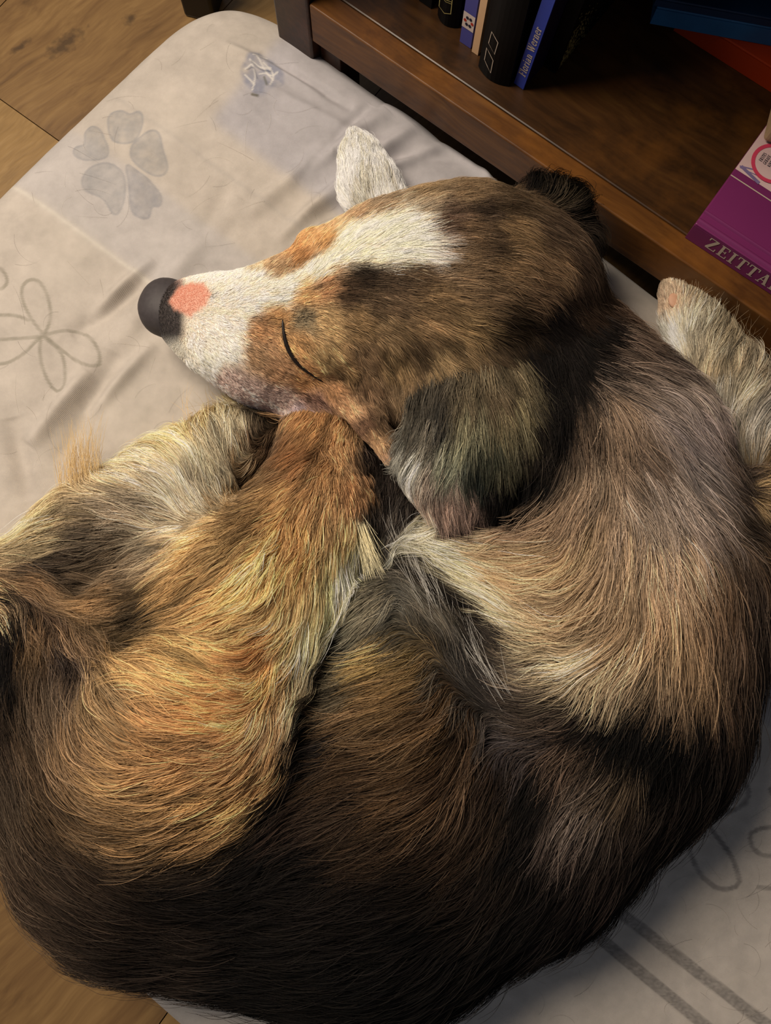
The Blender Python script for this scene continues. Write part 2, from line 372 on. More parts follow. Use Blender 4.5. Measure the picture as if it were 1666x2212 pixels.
for i in range(420):
    v_ = abs(random.gauss(0, .022)) + .003; b_ = abs(random.gauss(0, .016)) + .002
    if v_ > .12 or b_ > .1: continue
    sp.append(hexa(b_, v_, random.uniform(.0003, .0010), random.random()))
V, F = merge(sp); mesh_obj('gold_flecks', place2d(V, o0 + ax * .012 + B3 * .0016, B3, up, 1, ax, .0004), F, m_gold, bl)

def lying_book(c_px, z0, th, ax, ay, w, d, mat, label, name='book', group='books lying on the bottom shelf', hard=True):
    """c_px: pixel of the lower front-left corner, ax along the spine, ay away from the viewer"""
    o0 = W(c_px[0], c_px[1], z0)
    ax = nrm([ax[0], ax[1], 0]); ay = nrm([ay[0], ay[1], 0])
    e = tag(empty(name, tuple(o0 + ax * w / 2 + ay * d / 2)), label, 'book', group)
    ct = .0022
    a = mesh_obj('cover', frame_box(o0, ax, ay, Z3, w, d, ct), BOXF, mat, e)
    b = mesh_obj('cover', frame_box(o0 + Z3 * (th - ct), ax, ay, Z3, w, d, ct), BOXF, mat, e); bevel(b, .0008)
    c = mesh_obj('spine', frame_box(o0 + ay * .0 + Z3 * ct, ax, ay, Z3, w, ct, th - 2 * ct), BOXF, mat, e)
    mesh_obj('pages', frame_box(o0 + ax * .003 + ay * (ct + .0003) + Z3 * (ct + .0002), ax, ay, Z3, w - .006, d - .006, th - 2 * ct - .0004), BOXF, m_page, e)
    return e, o0, ax, ay
m_or = flat('orange_red_cover', 'a83408', .45, var=.03)
m_bl = flat('sea_blue_cover', '2a6496', .4, var=.18, scale=30)
m_dbl = flat('deep_blue_cover', '123050', .4, var=.2, scale=20)
m_gry = flat('grey_blue_cover', '5a6478', .5)
def wdir(p, q, z): a = W(*p, z); b = W(*q, z); return nrm((b - a) * [1, 1, 0])
ox = wdir((1462, 68), (1666, 197), SZ); oy = np.array([-ox[1], ox[0], 0]); oy = oy if oy[1] > 0 else -oy
lying_book((1455, 66), SZ + .0003, .021, ox, oy, .14, .11, m_or, 'orange red hardback lying under the blue books')
bx = wdir((1404, 50), (1666, 98), .152); by = np.array([-bx[1], bx[0], 0]); by = by if by[1] > 0 else -by
lying_book((1404, 51), SZ + .0218, .0175, bx, by, .20, .12, m_bl, 'sea blue hardback resting crosswise on the orange red book')
e2, o2, ax2, ay2 = lying_book((1412, 12), SZ + .0218 + .0178, .008, bx, by, .19, .115, m_dbl, 'deep blue thin book with pale edge, topmost of the lying pile')
# --- purple history book, over the front edge of the shelf
m_mag = flat('purple_cover', '6e2858', .32, .5, var=.05, scale=8)
m_magd = flat('dark_purple_spine', '4e2040', .4, .4, var=.05)
zt0 = SZ + .0004; zth = .0215
zx = wdir((1480, 513), (1666, 636), zt0); zy = np.array([-zx[1], zx[0], 0]); zy = zy if zy[1] > 0 else -zy
zl = wdir((1497, 472), (1666, 268), zt0 + zth)
e, o0, zx, zy = lying_book((1480, 513), zt0, zth, zx, zy, .25, .155, m_mag, 'purple hardback with a picture cover lying at the shelf edge')
# raised joint ridges along the spine edge
for k, (b_, w_) in enumerate([(.0042, .0050), (.0135, .0036)]):
    n = 6; V = []; F = []
    for i in range(n + 1):
        t = i / n; V.append(o0 + zy * (b_ - w_ / 2 + w_ * t) + Z3 * (zth + .0020 * math.sin(PI * t)))
    V += [v + zx * .25 for v in V]
    F = [(i, i + 1, n + 2 + i, n + 1 + i) for i in range(n)]
    mesh_obj('cover_ridge', V, F, m_mag, e, smooth=True)
V, F, tw = text2d('ZEITTAFEL', .10)
mesh_obj('lettering', place2d(V, o0 + zx * .0165 + Z3 * .0048, zx, Z3, .0135, -zy, .0003), F, m_ink, e)
# picture panel on the cover
m_art = flat('pale_cover_art', 'cdb0ae', .45, var=.08, scale=40)
m_lil = flat('lilac_cover_art', '77688e', .45, var=.2, scale=60)
zt = o0 + Z3 * zth
def cov(a, b): return zt + zx * a + zy * b + Z3 * .0004
mesh_obj('cover_line', [cov(0, .0535), cov(.25, .0535), cov(.25, .0545), cov(0, .0545)], [(0, 1, 2, 3)], m_ink, e)
mesh_obj('cover_picture', [cov(0, .061), cov(.25, .061), cov(.25, .155), cov(0, .155)], [(0, 1, 2, 3)], m_art, e)
rs = random.Random(3); parts = []
for i in range(26):
    a = rs.uniform(0, .12); b = .062 + abs(rs.gauss(0, .012)); an = rs.uniform(-.6, .9); l = rs.uniform(.008, .03)
    parts.append(ribbon([(a, b), (min(a + l * math.cos(an), .2), max(.0615, b + l * math.sin(an) * .5))], rs.uniform(.0006, .003)))
V, F = merge(parts); mesh_obj('cover_drawing', place2d(V, zt, zx, zy, 1, Z3, .0006), F, m_lil, e)
ring = arc(.0225, .083, .0165, .0165, 0, 360, 36)[:-1]
Vd = [(.0225, .083)] + ring; mesh_obj('cover_badge', place2d(Vd, zt, zx, zy, 1, Z3, .0010), [(0, 1 + i, 1 + (i + 1) % 35) for i in range(35)], m_art, e)
Vr, Fr = ribbon(ring, .0032, True); m_pink = flat('pink_print', 'c03c58', .45)
mesh_obj('badge_ring', place2d(Vr, zt, zx, zy, 1, Z3, .0013), Fr, m_pink, e)
parts = []
for (s_, a, b) in [('ERSTES', 0, .0085), ('GERADE', 0, .0045), ('KINDER', 0, .0005), ('AN DAS', 0, -.0050), ('IN DEN', 0, -.0088)]:
    v, f, w_ = text2d(s_, .05); k = .0028
    parts.append(([(.0225 - w_ * k * .75 / 2 + x * k * .75, .083 + b + y * k) for x, y in v], f))
V, F = merge(parts)
# the badge text is turned a quarter to the spine
V = [(.0225 - (y - .083) , .083 + (x - .0225)) for x, y in V]
mesh_obj('badge_lettering', place2d(V, zt, zx, zy, 1, Z3, .0014), F, m_navy, e)
cb = W(1660, 250, SZ + .04)
cbx = nrm([.3, .95, 0]); cby = nrm([.95, -.3, 0])
e = tag(empty('paper_box', tuple(np.array([cb[0], cb[1], zt0 + zth + .0025]) + cbx * .03 + cby * .03)), 'pale beige box standing on the purple book at the right edge', 'box')
bevel(mesh_obj('carton', frame_box(np.array([cb[0] + .001, cb[1] - .012, zt0 + zth + .0025]), cby, cbx, Z3, .06, .05, .03), BOXF, flat('beige_card', 'a88c6c', .6), e), .004, 3)

# ------------------------------------------------------------------ cushion
m, N, L, b = new_mat('cotton_sheet', .85, .15)
at = N.new('ShaderNodeVertexColor'); at.layer_name = 'print'
tc = N.new('ShaderNodeTexCoord')
mp = N.new('ShaderNodeMapping'); mp.vector_type = 'TEXTURE'; mp.inputs['Rotation'].default_value = (0, 0, math.atan2(U[1], U[0])); L.new(tc.outputs['Object'], mp.inputs['Vector'])
wv = N.new('ShaderNodeTexWave'); wv.inputs['Scale'].default_value = 380; wv.inputs['Distortion'].default_value = 1.0; wv.bands_direction = 'Y'
wv2 = N.new('ShaderNodeTexWave'); wv2.inputs['Scale'].default_value = 380; wv2.inputs['Distortion'].default_value = 1.0; wv2.bands_direction = 'X'
L.new(mp.outputs[0], wv.inputs['Vector']); L.new(mp.outputs[0], wv2.inputs['Vector'])
ns = N.new('ShaderNodeTexNoise'); ns.inputs['Scale'].default_value = 30; ns.inputs['Detail'].default_value = 8; ns.inputs['Roughness'].default_value = .7; L.new(tc.outputs['Object'], ns.inputs['Vector'])
mulw = N.new('ShaderNodeMath'); mulw.operation = 'ADD'; L.new(wv.outputs['Fac'], mulw.inputs[0]); L.new(wv2.outputs['Fac'], mulw.inputs[1])
mr = N.new('ShaderNodeMapRange'); mr.inputs['From Max'].default_value = 2; mr.inputs['To Min'].default_value = .93; mr.inputs['To Max'].default_value = 1.05; L.new(mulw.outputs[0], mr.inputs['Value'])
mr2 = N.new('ShaderNodeMapRange'); mr2.inputs['From Min'].default_value = .3; mr2.inputs['From Max'].default_value = .7; mr2.inputs['To Min'].default_value = .84; mr2.inputs['To Max'].default_value = 1.12; L.new(ns.outputs['Fac'], mr2.inputs['Value'])
mm = N.new('ShaderNodeMath'); mm.operation = 'MULTIPLY'; L.new(mr.outputs[0], mm.inputs[0]); L.new(mr2.outputs[0], mm.inputs[1])
vm = N.new('ShaderNodeVectorMath'); vm.operation = 'SCALE'; L.new(at.outputs['Color'], vm.inputs[0]); L.new(mm.outputs[0], vm.inputs['Scale'])
L.new(vm.outputs[0], b.inputs['Base Color'])
bp = N.new('ShaderNodeBump'); bp.inputs['Strength'].default_value = .25; bp.inputs['Distance'].default_value = .0004; L.new(mulw.outputs[0], bp.inputs['Height']); L.new(bp.outputs[0], b.inputs['Normal'])
b.inputs['Sheen Weight'].default_value = .15
m_sheet = m
CT = 0.074                                   # cushion top
def vnoise(x, y, seed=0):
    """smooth 2-D value noise, vectorised"""
    xi = np.floor(x).astype(np.int64); yi = np.floor(y).astype(np.int64); fx = x - xi; fy = y - yi
    def h(a, b_):
        n = (a * 374761393 + b_ * 668265263 + seed * 974711) & 0xffffffff
        n = ((n ^ (n >> 13)) * 1274126177) & 0xffffffff
        return ((n ^ (n >> 16)) & 0xffff) / 65535.0
    u = fx * fx * (3 - 2 * fx); v = fy * fy * (3 - 2 * fy)
    return (h(xi, yi) * (1 - u) + h(xi + 1, yi) * u) * (1 - v) + (h(xi, yi + 1) * (1 - u) + h(xi + 1, yi + 1) * u) * v - .5
def sline(px, py, z=0.045): return W(px, py, z)[:2]
# right edge line, top-left edge line, lower-left edge line of the cushion (silhouettes at mid height)
R1, R2 = sline(866, 243), sline(1446, 662)
L1, L2 = sline(0, 432), sline(395, 52)
Q1 = sline(0, 1842, .03)
cu = nrm(R2 - R1)                            # along the right edge
cv = np.array([cu[1], -cu[0]])               # towards the lower-left
ctop = R1 + cu * (((L1 - R1) @ np.array([-(L2 - L1)[1], (L2 - L1)[0]])) / (cu @ np.array([-(L2 - L1)[1], (L2 - L1)[0]])))
cl = nrm(L1 - L2)                            # direction of the top-left edge, downwards
wid = ((Q1 - ctop) @ cv) / (cl @ cv)
LENC = 1.25
nu, nv = 860, 700
a = np.linspace(-1, 1, nu); bb = np.linspace(-1, 1, nv)
su = np.sin(a * PI / 2) * .45 + a * .55; sv = np.sin(bb * PI / 2) * .45 + bb * .55
SU, SV = np.meshgrid(su, sv, indexing='ij')
def cushion_height(SU, SV, X, Y):
    e = np.clip(1 - (np.abs(SU) ** 26), 0, 1) * np.clip(1 - (np.abs(SV) ** 18), 0, 1)
    h = CT * (0.42 + 0.58 * e ** .45)
    return h
def cushion_xy(SU, SV):
    U_ = (SU + 1) / 2 * LENC; V_ = (SV + 1) / 2 * wid
    # rounded corners: pull in where both run to the edge
    k = .022
    cu_ = np.clip((np.abs(SU) - (1 - 2 * .09 / LENC)) / (2 * .09 / LENC), 0, 1); cv_ = np.clip((np.abs(SV) - (1 - 2 * .09 / wid)) / (2 * .09 / wid), 0, 1)
    pull = (cu_ * cv_) ** 1.5 * k
    U_ = U_ - np.sign(SU) * pull; V_ = V_ - np.sign(SV) * pull
    # edges wander a little
    V_ = V_ + .006 * vnoise(U_ * 11, U_ * 0 + .3, 3) * (SV < 0) * np.abs(SV) ** 6
    X = ctop[0] + cu[0] * U_ + cl[0] * V_; Y = ctop[1] + cu[1] * U_ + cl[1] * V_
    return X, Y, U_, V_
X, Y, Uc, Vc = cushion_xy(SU, SV)
Zc = cushion_height(SU, SV, X, Y)
# folds: ridges along given pixel strokes
def ridge(X, Y, p, q, wpx, amp, z=CT):
    a_ = W(*p, z)[:2]; b_ = W(*q, z)[:2]; d = b_ - a_; l2 = d @ d
    t = np.clip(((X - a_[0]) * d[0] + (Y - a_[1]) * d[1]) / l2, 0, 1)
    dx = X - a_[0] - t * d[0]; dy = Y - a_[1] - t * d[1]; w = PXW(wpx, z)
    dist = np.sqrt(dx * dx + dy * dy); fade = np.sin(np.clip(t, .0, 1) * PI) ** .5
    return amp * np.exp(-(dist / w) ** 2) * (.15 + .85 * fade)
folds = [((530, 470), (840, 230), 22, .0035), ((600, 520), (900, 260), 18, .004), ((660, 470), (960, 300), 16, .003), ((720, 330), (1000, 330), 20, -.003),
         ((640, 400), (800, 215), 14, -.002), ((420, 560), (500, 400), 26, -.002), ((230, 760), (520, 430), 28, .003), ((150, 720), (300, 620), 20, -.003),
         ((190, 690), (330, 560), 16, .0035), ((60, 960), (190, 800), 20, .004), ((20, 900), (60, 1080), 22, -.003), ((120, 1000), (250, 760), 24, -.003),
         ((180, 900), (330, 740), 16, .003), ((830, 205), (960, 260), 26, .006), ((960, 280), (1080, 390), 18, .004), ((1060, 380), (1040, 300), 12, .003),
         ((480, 90), (700, 200), 12, .002), ((560, 110), (760, 230), 12, -.002), ((500, 150), (860, 330), 16, .0015)]
amp = np.zeros_like(X)
for f in folds: amp += 2.3 * ridge(X, Y, *f)
e_ = np.clip((1 - np.abs(SV)) * 12, 0, 1) * np.clip((1 - np.abs(SU)) * 16, 0, 1)
q1 = (X * cu[0] + Y * cu[1]); q2 = (X * cv[0] + Y * cv[1])
wr = .0035 * vnoise(q1 * 9 + 4 * vnoise(q1 * 5, q2 * 5, 8), q2 * 30, 5) + .0022 * vnoise(q1 * 26, q2 * 24, 6) + .006 * vnoise(q1 * 6, q2 * 7, 7) + .0006 * vnoise(q1 * 120, q2 * 130, 9)
Zc = Zc + (amp + wr) * (.25 + .75 * e_)
# dip under the dog
dipc = W(800, 1450, CT)[:2]
Zc -= .010 * np.exp(-(((X - dipc[0]) / .30) ** 2 + ((Y - dipc[1]) / .30) ** 2) ** 2) * e_
def cushion_z_at(x, y):
    """height of the cushion top for hair, coarse"""
    return CT - .004
# print: colour per vertex in cushion coordinates
sheet = np.zeros((nu, nv, 3)) + hexl('bcb3a9')
cool = hexl('a8a8ae')
P_ = np.stack([X.ravel(), Y.ravel(), np.full(X.size, CT)], 1)
PXp = project(P_); PX_, PY_ = PXp[:, 0].reshape(X.shape), PXp[:, 1].reshape(X.shape)   # frame pixels of the flat sheet
def mixc(mask, col, k=1.0):
    global sheet
    mk = (np.clip(mask, 0, 1) * k)[..., None]
    sheet = sheet * (1 - mk) + col * mk
nbl = vnoise(PX_ / 14, PY_ / 14, 21) + .6 * vnoise(PX_ / 6, PY_ / 6, 22)
# woven bands, parallel and square to the long edge: distance below the right edge in pixels
BA = (PX_ - 870) * -.585 + (PY_ - 212) * .811        # across
BL = (PX_ - 870) * .811 + (PY_ - 212) * .585         # along
def soft(x, a, b, s=3.0): return 1 / (1 + np.exp(-(x - a) / s)) * 1 / (1 + np.exp((x - b) / s))
mixc(soft(BA, -400, 285, 6) * soft(BL, -300, 320, 6), hexl('a4a4b0'), .6)
mixc(soft(BA, 470, 640, 5) * soft(BL, -2000, 2500, 6), hexl('b0aeb2'), .45)
mixc(soft(BA, 355, 362, 2), hexl('9c9894'), .3); mixc(soft(BA, 640, 645, 2), hexl('dcd6c8'), .6)
def seg_dist(pts, closed=False):
    pts = [np.array(p, float) for p in pts]; D = np.full(X.shape, 1e9)
    n = len(pts)
    for i in range(n if closed else n - 1):
        p, q = pts[i], pts[(i + 1) % n]
        d = q - p; t = np.clip(((PX_ - p[0]) * d[0] + (PY_ - p[1]) * d[1]) / (d @ d), 0, 1)
        D = np.minimum(D, np.hypot(PX_ - p[0] - t * d[0], PY_ - p[1] - t * d[1]))
    return D
def inside(pts):
    pts = np.array(pts, float); ins = np.zeros(X.shape, bool); n = len(pts)
    for i in range(n):
        x1, y1 = pts[i]; x2, y2 = pts[(i + 1) % n]
        c = ((y1 > PY_) != (y2 > PY_)) & (PX_ < (x2 - x1) * (PY_ - y1) / (y2 - y1 + 1e-9) + x1); ins ^= c
    return ins
def cat(pts, n=6, closed=False):
    """Catmull-Rom through points"""
    P = [np.array(p, float) for p in pts]; m_ = len(P); out = []
    for i in range(m_ if closed else m_ - 1):
        p0 = P[(i - 1) % m_] if (closed or i > 0) else P[i]; p1 = P[i]; p2 = P[(i + 1) % m_]; p3 = P[(i + 2) % m_] if (closed or i < m_ - 2) else p2
        for k in range(n):
            t = k / n
            out.append(.5 * ((2 * p1) + (-p0 + p2) * t + (2 * p0 - 5 * p1 + 4 * p2 - p3) * t * t + (-p0 + 3 * p1 - 3 * p2 + p3) * t ** 3))
    if not closed: out.append(P[-1])
    return out
petals = [[(245, 306), (233, 262), (240, 242), (262, 238), (280, 246), (300, 241), (309, 258), (302, 290), (283, 312)],
          [(285, 325), (300, 302), (327, 284), (345, 292), (353, 325), (364, 365), (352, 384), (325, 380), (290, 352)],
          [(276, 362), (300, 375), (325, 395), (350, 428), (346, 448), (330, 450), (322, 472), (300, 470), (284, 452), (280, 400)],
          [(262, 372), (272, 395), (270, 430), (258, 460), (244, 462), (224, 432), (188, 415), (179, 395), (190, 372), (215, 358), (240, 358)],
          [(232, 343), (205, 349), (178, 346), (160, 333), (163, 318), (183, 313), (183, 285), (197, 271), (217, 282), (228, 305), (236, 325)]]
for i, pl in enumerate(petals):
    c = cat(pl, 5, True); D = seg_dist(c, True); I = inside(c)
    mixc(np.where(I, 1.0, np.clip(1 - D / 3, 0, 1)) * (.62 + .5 * nbl), hexl('86888c' if i != 2 else '84868e'), .62)
    mixc(np.clip(1.6 - D / 2.0, 0, 1), hexl('8c8c90'), .35)
# small dark worn patch with torn threads near the top
wp = cat([(525, 150), (545, 118), (575, 122), (605, 150), (608, 178), (585, 190), (560, 205), (545, 190), (530, 175)], 5, True)
mixc(np.where(inside(wp), 1, np.clip(1 - seg_dist(wp, True) / 8, 0, 1)) * (.7 + nbl), hexl('747a90'), .62)
for tp in ([(540, 130), (560, 145), (585, 150)], [(530, 150), (545, 140), (552, 170), (545, 195)], [(556, 125), (580, 160), (600, 158)], [(560, 160), (575, 158), (590, 172)], [(548, 122), (575, 120)], [(530, 165), (550, 185)], [(570, 140), (590, 160), (584, 185)]):
    mixc(np.clip(1.4 - seg_dist(cat(tp, 5)) / 1.8, 0, 1), hexl('d6d2cc'), .75)
for tp in ([(543, 133), (562, 149), (586, 155)], [(534, 152), (548, 146), (556, 172)]):
    mixc(np.clip(1.3 - seg_dist(cat(tp, 5)) / 1.6, 0, 1), hexl('4c5060'), .6)
mixc(np.clip(1.5 - seg_dist([(571, 166), (577, 186)]) / 2.4, 0, 1), hexl('6a6a62'), .8)
mixc(np.clip(1.5 - seg_dist([(545, 204), (556, 206)]) / 3, 0, 1), hexl('5a5648'), .8)
def outline(pts, wpx, col, k, closed=False):
    D = seg_dist(cat(pts, 7, closed), closed); mixc(np.clip((wpx / 2 + 1.2 - D) / 2.0, 0, 1) * (.85 + .5 * nbl), hexl(col), k)
lc = '8f897c'
outline([(88, 717), (62, 680), (46, 640), (50, 612), (68, 602), (88, 612), (104, 650), (106, 690), (94, 717)], 7, lc, .75)
outline([(92, 722), (130, 712), (165, 712), (195, 730), (212, 760), (210, 783), (190, 788), (160, 775), (125, 748), (96, 724)], 7, lc, .75)
outline([(86, 727), (84, 760), (92, 800), (108, 832), (124, 843), (136, 832), (138, 800), (132, 765), (112, 742), (94, 726)], 7, lc, .75)
outline([(80, 730), (50, 760), (15, 780), (-20, 784)], 7, lc, .75)
outline([(88, 725), (50, 728), (0, 730), (-30, 728)], 7, lc, .75); outline([(60, 690), (30, 680), (-20, 678)], 7, lc, .75)
outline([(-8, 575), (6, 585), (14, 605), (6, 620), (-6, 624)], 7, lc, .75)
lc2 = '75706c'
outline([(1497, 1745), (1520, 1765), (1545, 1800), (1575, 1840), (1590, 1870), (1598, 1905), (1580, 1920), (1550, 1918), (1520, 1895), (1500, 1860), (1490, 1815), (1495, 1780), (1497, 1745)], 10, lc2, .8)
outline([(1532, 1767), (1570, 1757), (1605, 1740), (1617, 1715), (1612, 1695), (1600, 1682)], 10, lc2, .8)
outline([(1445, 1845), (1470, 1838), (1490, 1815)], 9, lc2, .7)
outline([(1680, 1787), (1645, 1790), (1624, 1805), (1628, 1830), (1650, 1848), (1680, 1850)], 9, lc2, .8)
outline([(1640, 1918), (1680, 1920)], 9, lc2, .8)
outline([(1690, 1690), (1665, 1705), (1668, 1715)], 9, lc2, .8)
wtex = vnoise(PX_ / 3, PY_ / 3, 31)
for (p, q) in (((1330, 1965), (2500, 2856)), ((1275, 2010), (2250, 2820))):
    D = seg_dist([p, q]); mixc(np.clip((14.5 - D) / 3, 0, 1) * (.8 + .6 * wtex), hexl('6b6662'), .8)
mixc(soft(BA, 1010, 1060, 3) * 0, hexl('888888'), .3)
# lay the sheet
top = np.stack([X, Y, Zc], -1).reshape(-1, 3)
idx = np.arange(nu * nv).reshape(nu, nv)
Fq = np.stack([idx[:-1, :-1], idx[1:, :-1], idx[1:, 1:], idx[:-1, 1:]], -1).reshape(-1, 4)
per = np.concatenate([idx[:, 0], idx[-1, 1:], idx[-2::-1, -1], idx[0, -2:0:-1]])
np_ = len(per)
rings = [(1.006, .55), (1.004, .2), (.985, .02)]
cen = np.array([X.mean(), Y.mean()])
extra = []; prev = per; nb = len(top); Fs = []
for (sc_, zf) in rings:
    pts = top[per].copy(); pts[:, :2] = cen + (pts[:, :2] - cen) * sc_; pts[:, 2] *= zf; extra.append(pts)
    cur = np.arange(nb, nb + np_); nb += np_
    Fs.append(np.stack([prev, cur, np.roll(cur, -1), np.roll(prev, -1)], -1)); prev = cur
Vall = np.concatenate([top] + extra)
Fq2 = np.concatenate([Fq] + Fs)
if np.cross(top[Fq[0][1]] - top[Fq[0][0]], top[Fq[0][2]] - top[Fq[0][0]])[2] < 0: Fq2 = Fq2[:, ::-1]
def fast_mesh(name, V, F):
    me = bpy.data.meshes.new(name)
    me.vertices.add(len(V)); me.vertices.foreach_set('co', np.ascontiguousarray(V, np.float32).ravel())
    k = F.shape[1]
    me.loops.add(F.size); me.loops.foreach_set('vertex_index', np.ascontiguousarray(F, np.int32).ravel())
    me.polygons.add(len(F)); me.polygons.foreach_set('loop_start', np.arange(0, F.size, k, dtype=np.int32))
    me.polygons.foreach_set('use_smooth', np.ones(len(F), bool))
    me.update(calc_edges=True); me.validate()
    return me
corg = np.array([*(cen), 0.0])
me = fast_mesh('cushion', Vall - corg, Fq2); me.materials.append(m_sheet)
ca = me.color_attributes.new('print', 'FLOAT_COLOR', 'POINT')
col = np.ones((len(Vall), 4), np.float32); col[:len(top), :3] = sheet.reshape(-1, 3)
for k in range(len(rings)): col[len(top) + k * np_: len(top) + (k + 1) * np_, :3] = sheet.reshape(-1, 3)[per]
ca.data.foreach_set('color', col.ravel())
cush = bpy.data.objects.new('cushion', me); C.objects.link(cush); cush.location = corg
tag(cush, 'large flat dog cushion in a pale grey flower printed sheet under the dog', 'cushion')

# ------------------------------------------------------------------ dog: signed distance field
GX0, GY0, GZ0, VX = -.56, -.50, .05, .0034
NX, NY, NZ = int(1.08 / VX), int(.99 / VX), int(.215 / VX)
gx = GX0 + VX * np.arange(NX); gy = GY0 + VX * np.arange(NY); gz = GZ0 + VX * np.arange(NZ)
def smin(a, b, k):
    h = np.maximum(k - np.abs(a - b), 0) / k
    return np.minimum(a, b) - h * h * k * .25
LAY = [np.full((NX, NY, NZ), .5, np.float32) for _ in range(6)]
def blend(layer, P, Q, r1, r2, k, sq=1.0):
    """round cone from P to Q (world) merged into a layer; sq < 1 flattens vertically"""
    pad = max(r1, r2) + .045
    lo = np.minimum(P, Q) - pad; hi = np.maximum(P, Q) + pad
    i0, j0, k0 = [max(0, int((lo[n] - g) / VX)) for n, g in enumerate((GX0, GY0, GZ0))]
    i1, j1, k1_ = [min(m_, int((hi[n] - g) / VX) + 2) for n, (g, m_) in enumerate(((GX0, NX), (GY0, NY), (GZ0, NZ)))]
    if i1 <= i0 or j1 <= j0 or k1_ <= k0: return
    x = gx[i0:i1, None, None]; y = gy[None, j0:j1, None]; z = gz[None, None, k0:k1_]
    d = Q - P; l2 = max(d @ d, 1e-9)
    t = np.clip(((x - P[0]) * d[0] + (y - P[1]) * d[1] + (z - P[2]) * d[2]) / l2, 0, 1)
    dist = np.sqrt((x - P[0] - t * d[0]) ** 2 + (y - P[1] - t * d[1]) ** 2 + ((z - P[2] - t * d[2]) / sq) ** 2) - (r1 + (r2 - r1) * t)
    s = LAY[layer][i0:i1, j0:j1, k0:k1_]
    s[...] = smin(s, dist.astype(np.float32) * (1 if sq >= 1 else (sq + 1) / 2), k)
def chain(layer, pts, k=.02, sq=1.0):
    """pts: (px, py, z, radius in px)"""
    Q = [(W(p[0], p[1], p[2]), PXW(p[3], p[2])) for p in pts]
    if len(Q) == 1: blend(layer, Q[0][0], Q[0][0] + 1e-4, Q[0][1], Q[0][1], k, sq)
    for a_, b_ in zip(Q[:-1], Q[1:]): blend(layer, a_[0], b_[0], a_[1], b_[1], k, sq)
# torso: neck, shoulder, ribs, loin, rump along the outer arc
chain(0, [(1180, 800, .135, 175), (1330, 1020, .125, 215), (1370, 1260, .125, 255), (1287, 1508, .12, 274), (1090, 1738, .115, 246), (800, 1862, .11, 272), (388, 1732, .115, 318)], .03, .88)
chain(0, [(860, 1400, .135, 150), (850, 1650, .135, 215), (700, 1850, .125, 200)], .02)        # flank between thigh and back
chain(0, [(1000, 1210, .12, 95), (1180, 1330, .135, 160)], .015)                              # ruff of the chest
chain(0, [(420, 1580, .15, 265), (540, 1300, .145, 182), (668, 1120, .13, 128), (700, 970, .115, 84), (685, 880, .10, 72)], .016)
chain(0, [(300, 1380, .125, 130), (440, 1150, .10, 90)], .03)  # thigh and lower leg
chain(0, [(150, 1500, .12, 170), (60, 1350, .10, 105), (-60, 1300, .09, 110)], .035)            # root of the tail
chain(0, [(60, 1330, .09, 120), (210, 1160, .088, 112), (380, 1060, .084, 105), (500, 975, .080, 88), (560, 930, .076, 55)], .02)  # other hind leg and its feathering
chain(0, [(830, 980, .088, 75), (850, 1200, .095, 95)], .02)
chain(0, [(1258, 748, .115, 112), (1396, 912, .12, 120)], .03)
chain(0, [(1560, 1180, .11, 100), (1680, 1120, .11, 120)], .02)
# head
chain(1, [(412, 682, .120, 70), (440, 692, .122, 82), (500, 712, .128, 112), (600, 722, .135, 132), (700, 715, .142, 150)], .02)
chain(1, [(700, 690, .145, 150), (860, 650, .150, 200), (1010, 630, .150, 215), (1120, 650, .145, 190)], .03)
chain(1, [(676, 530, .165, 36), (760, 560, .165, 88)], .010)                                    # far brow
chain(1, [(690, 720, .178, 60), (760, 690, .180, 70)], .02)                                    # near brow
chain(1, [(560, 800, .112, 70), (700, 820, .115, 80), (860, 850, .125, 110)], .025)            # lips and cheek
chain(1, [(700, 835, .158, 22), (740, 862, .160, 27), (800, 915, .154, 28), (848, 985, .142, 22)], .006)             # fold along the cheek
# ears
chain(2, [(1040, 770, .165, 120), (1050, 900, .172, 128), (1020, 1010, .165, 110), (1010, 1085, .155, 58)], .02, .5)
chain(2, [(965, 900, .170, 60), (935, 1015, .160, 52)], .02, .6)
chain(3, [(1110, 480, .160, 55), (1170, 445, .164, 44), (1215, 455, .160, 38), (1240, 520, .152, 52)], .02, .8)
# white paw beyond the head
chain(4, [(860, 500, .092, 60), (798, 405, .092, 64), (778, 340, .090, 42), (765, 292, .086, 14)], .012)
# stretched leg at the right
chain(5, [(1462, 630, .090, 38), (1490, 690, .090, 50), (1560, 830, .092, 80), (1640, 960, .095, 105), (1760, 1100, .10, 120)], .02)
SDF = LAY[0]
for i, kk in ((1, .012), (2, .022), (3, .01), (4, .004), (5, .006)): SDF = smin(SDF, LAY[i], kk)
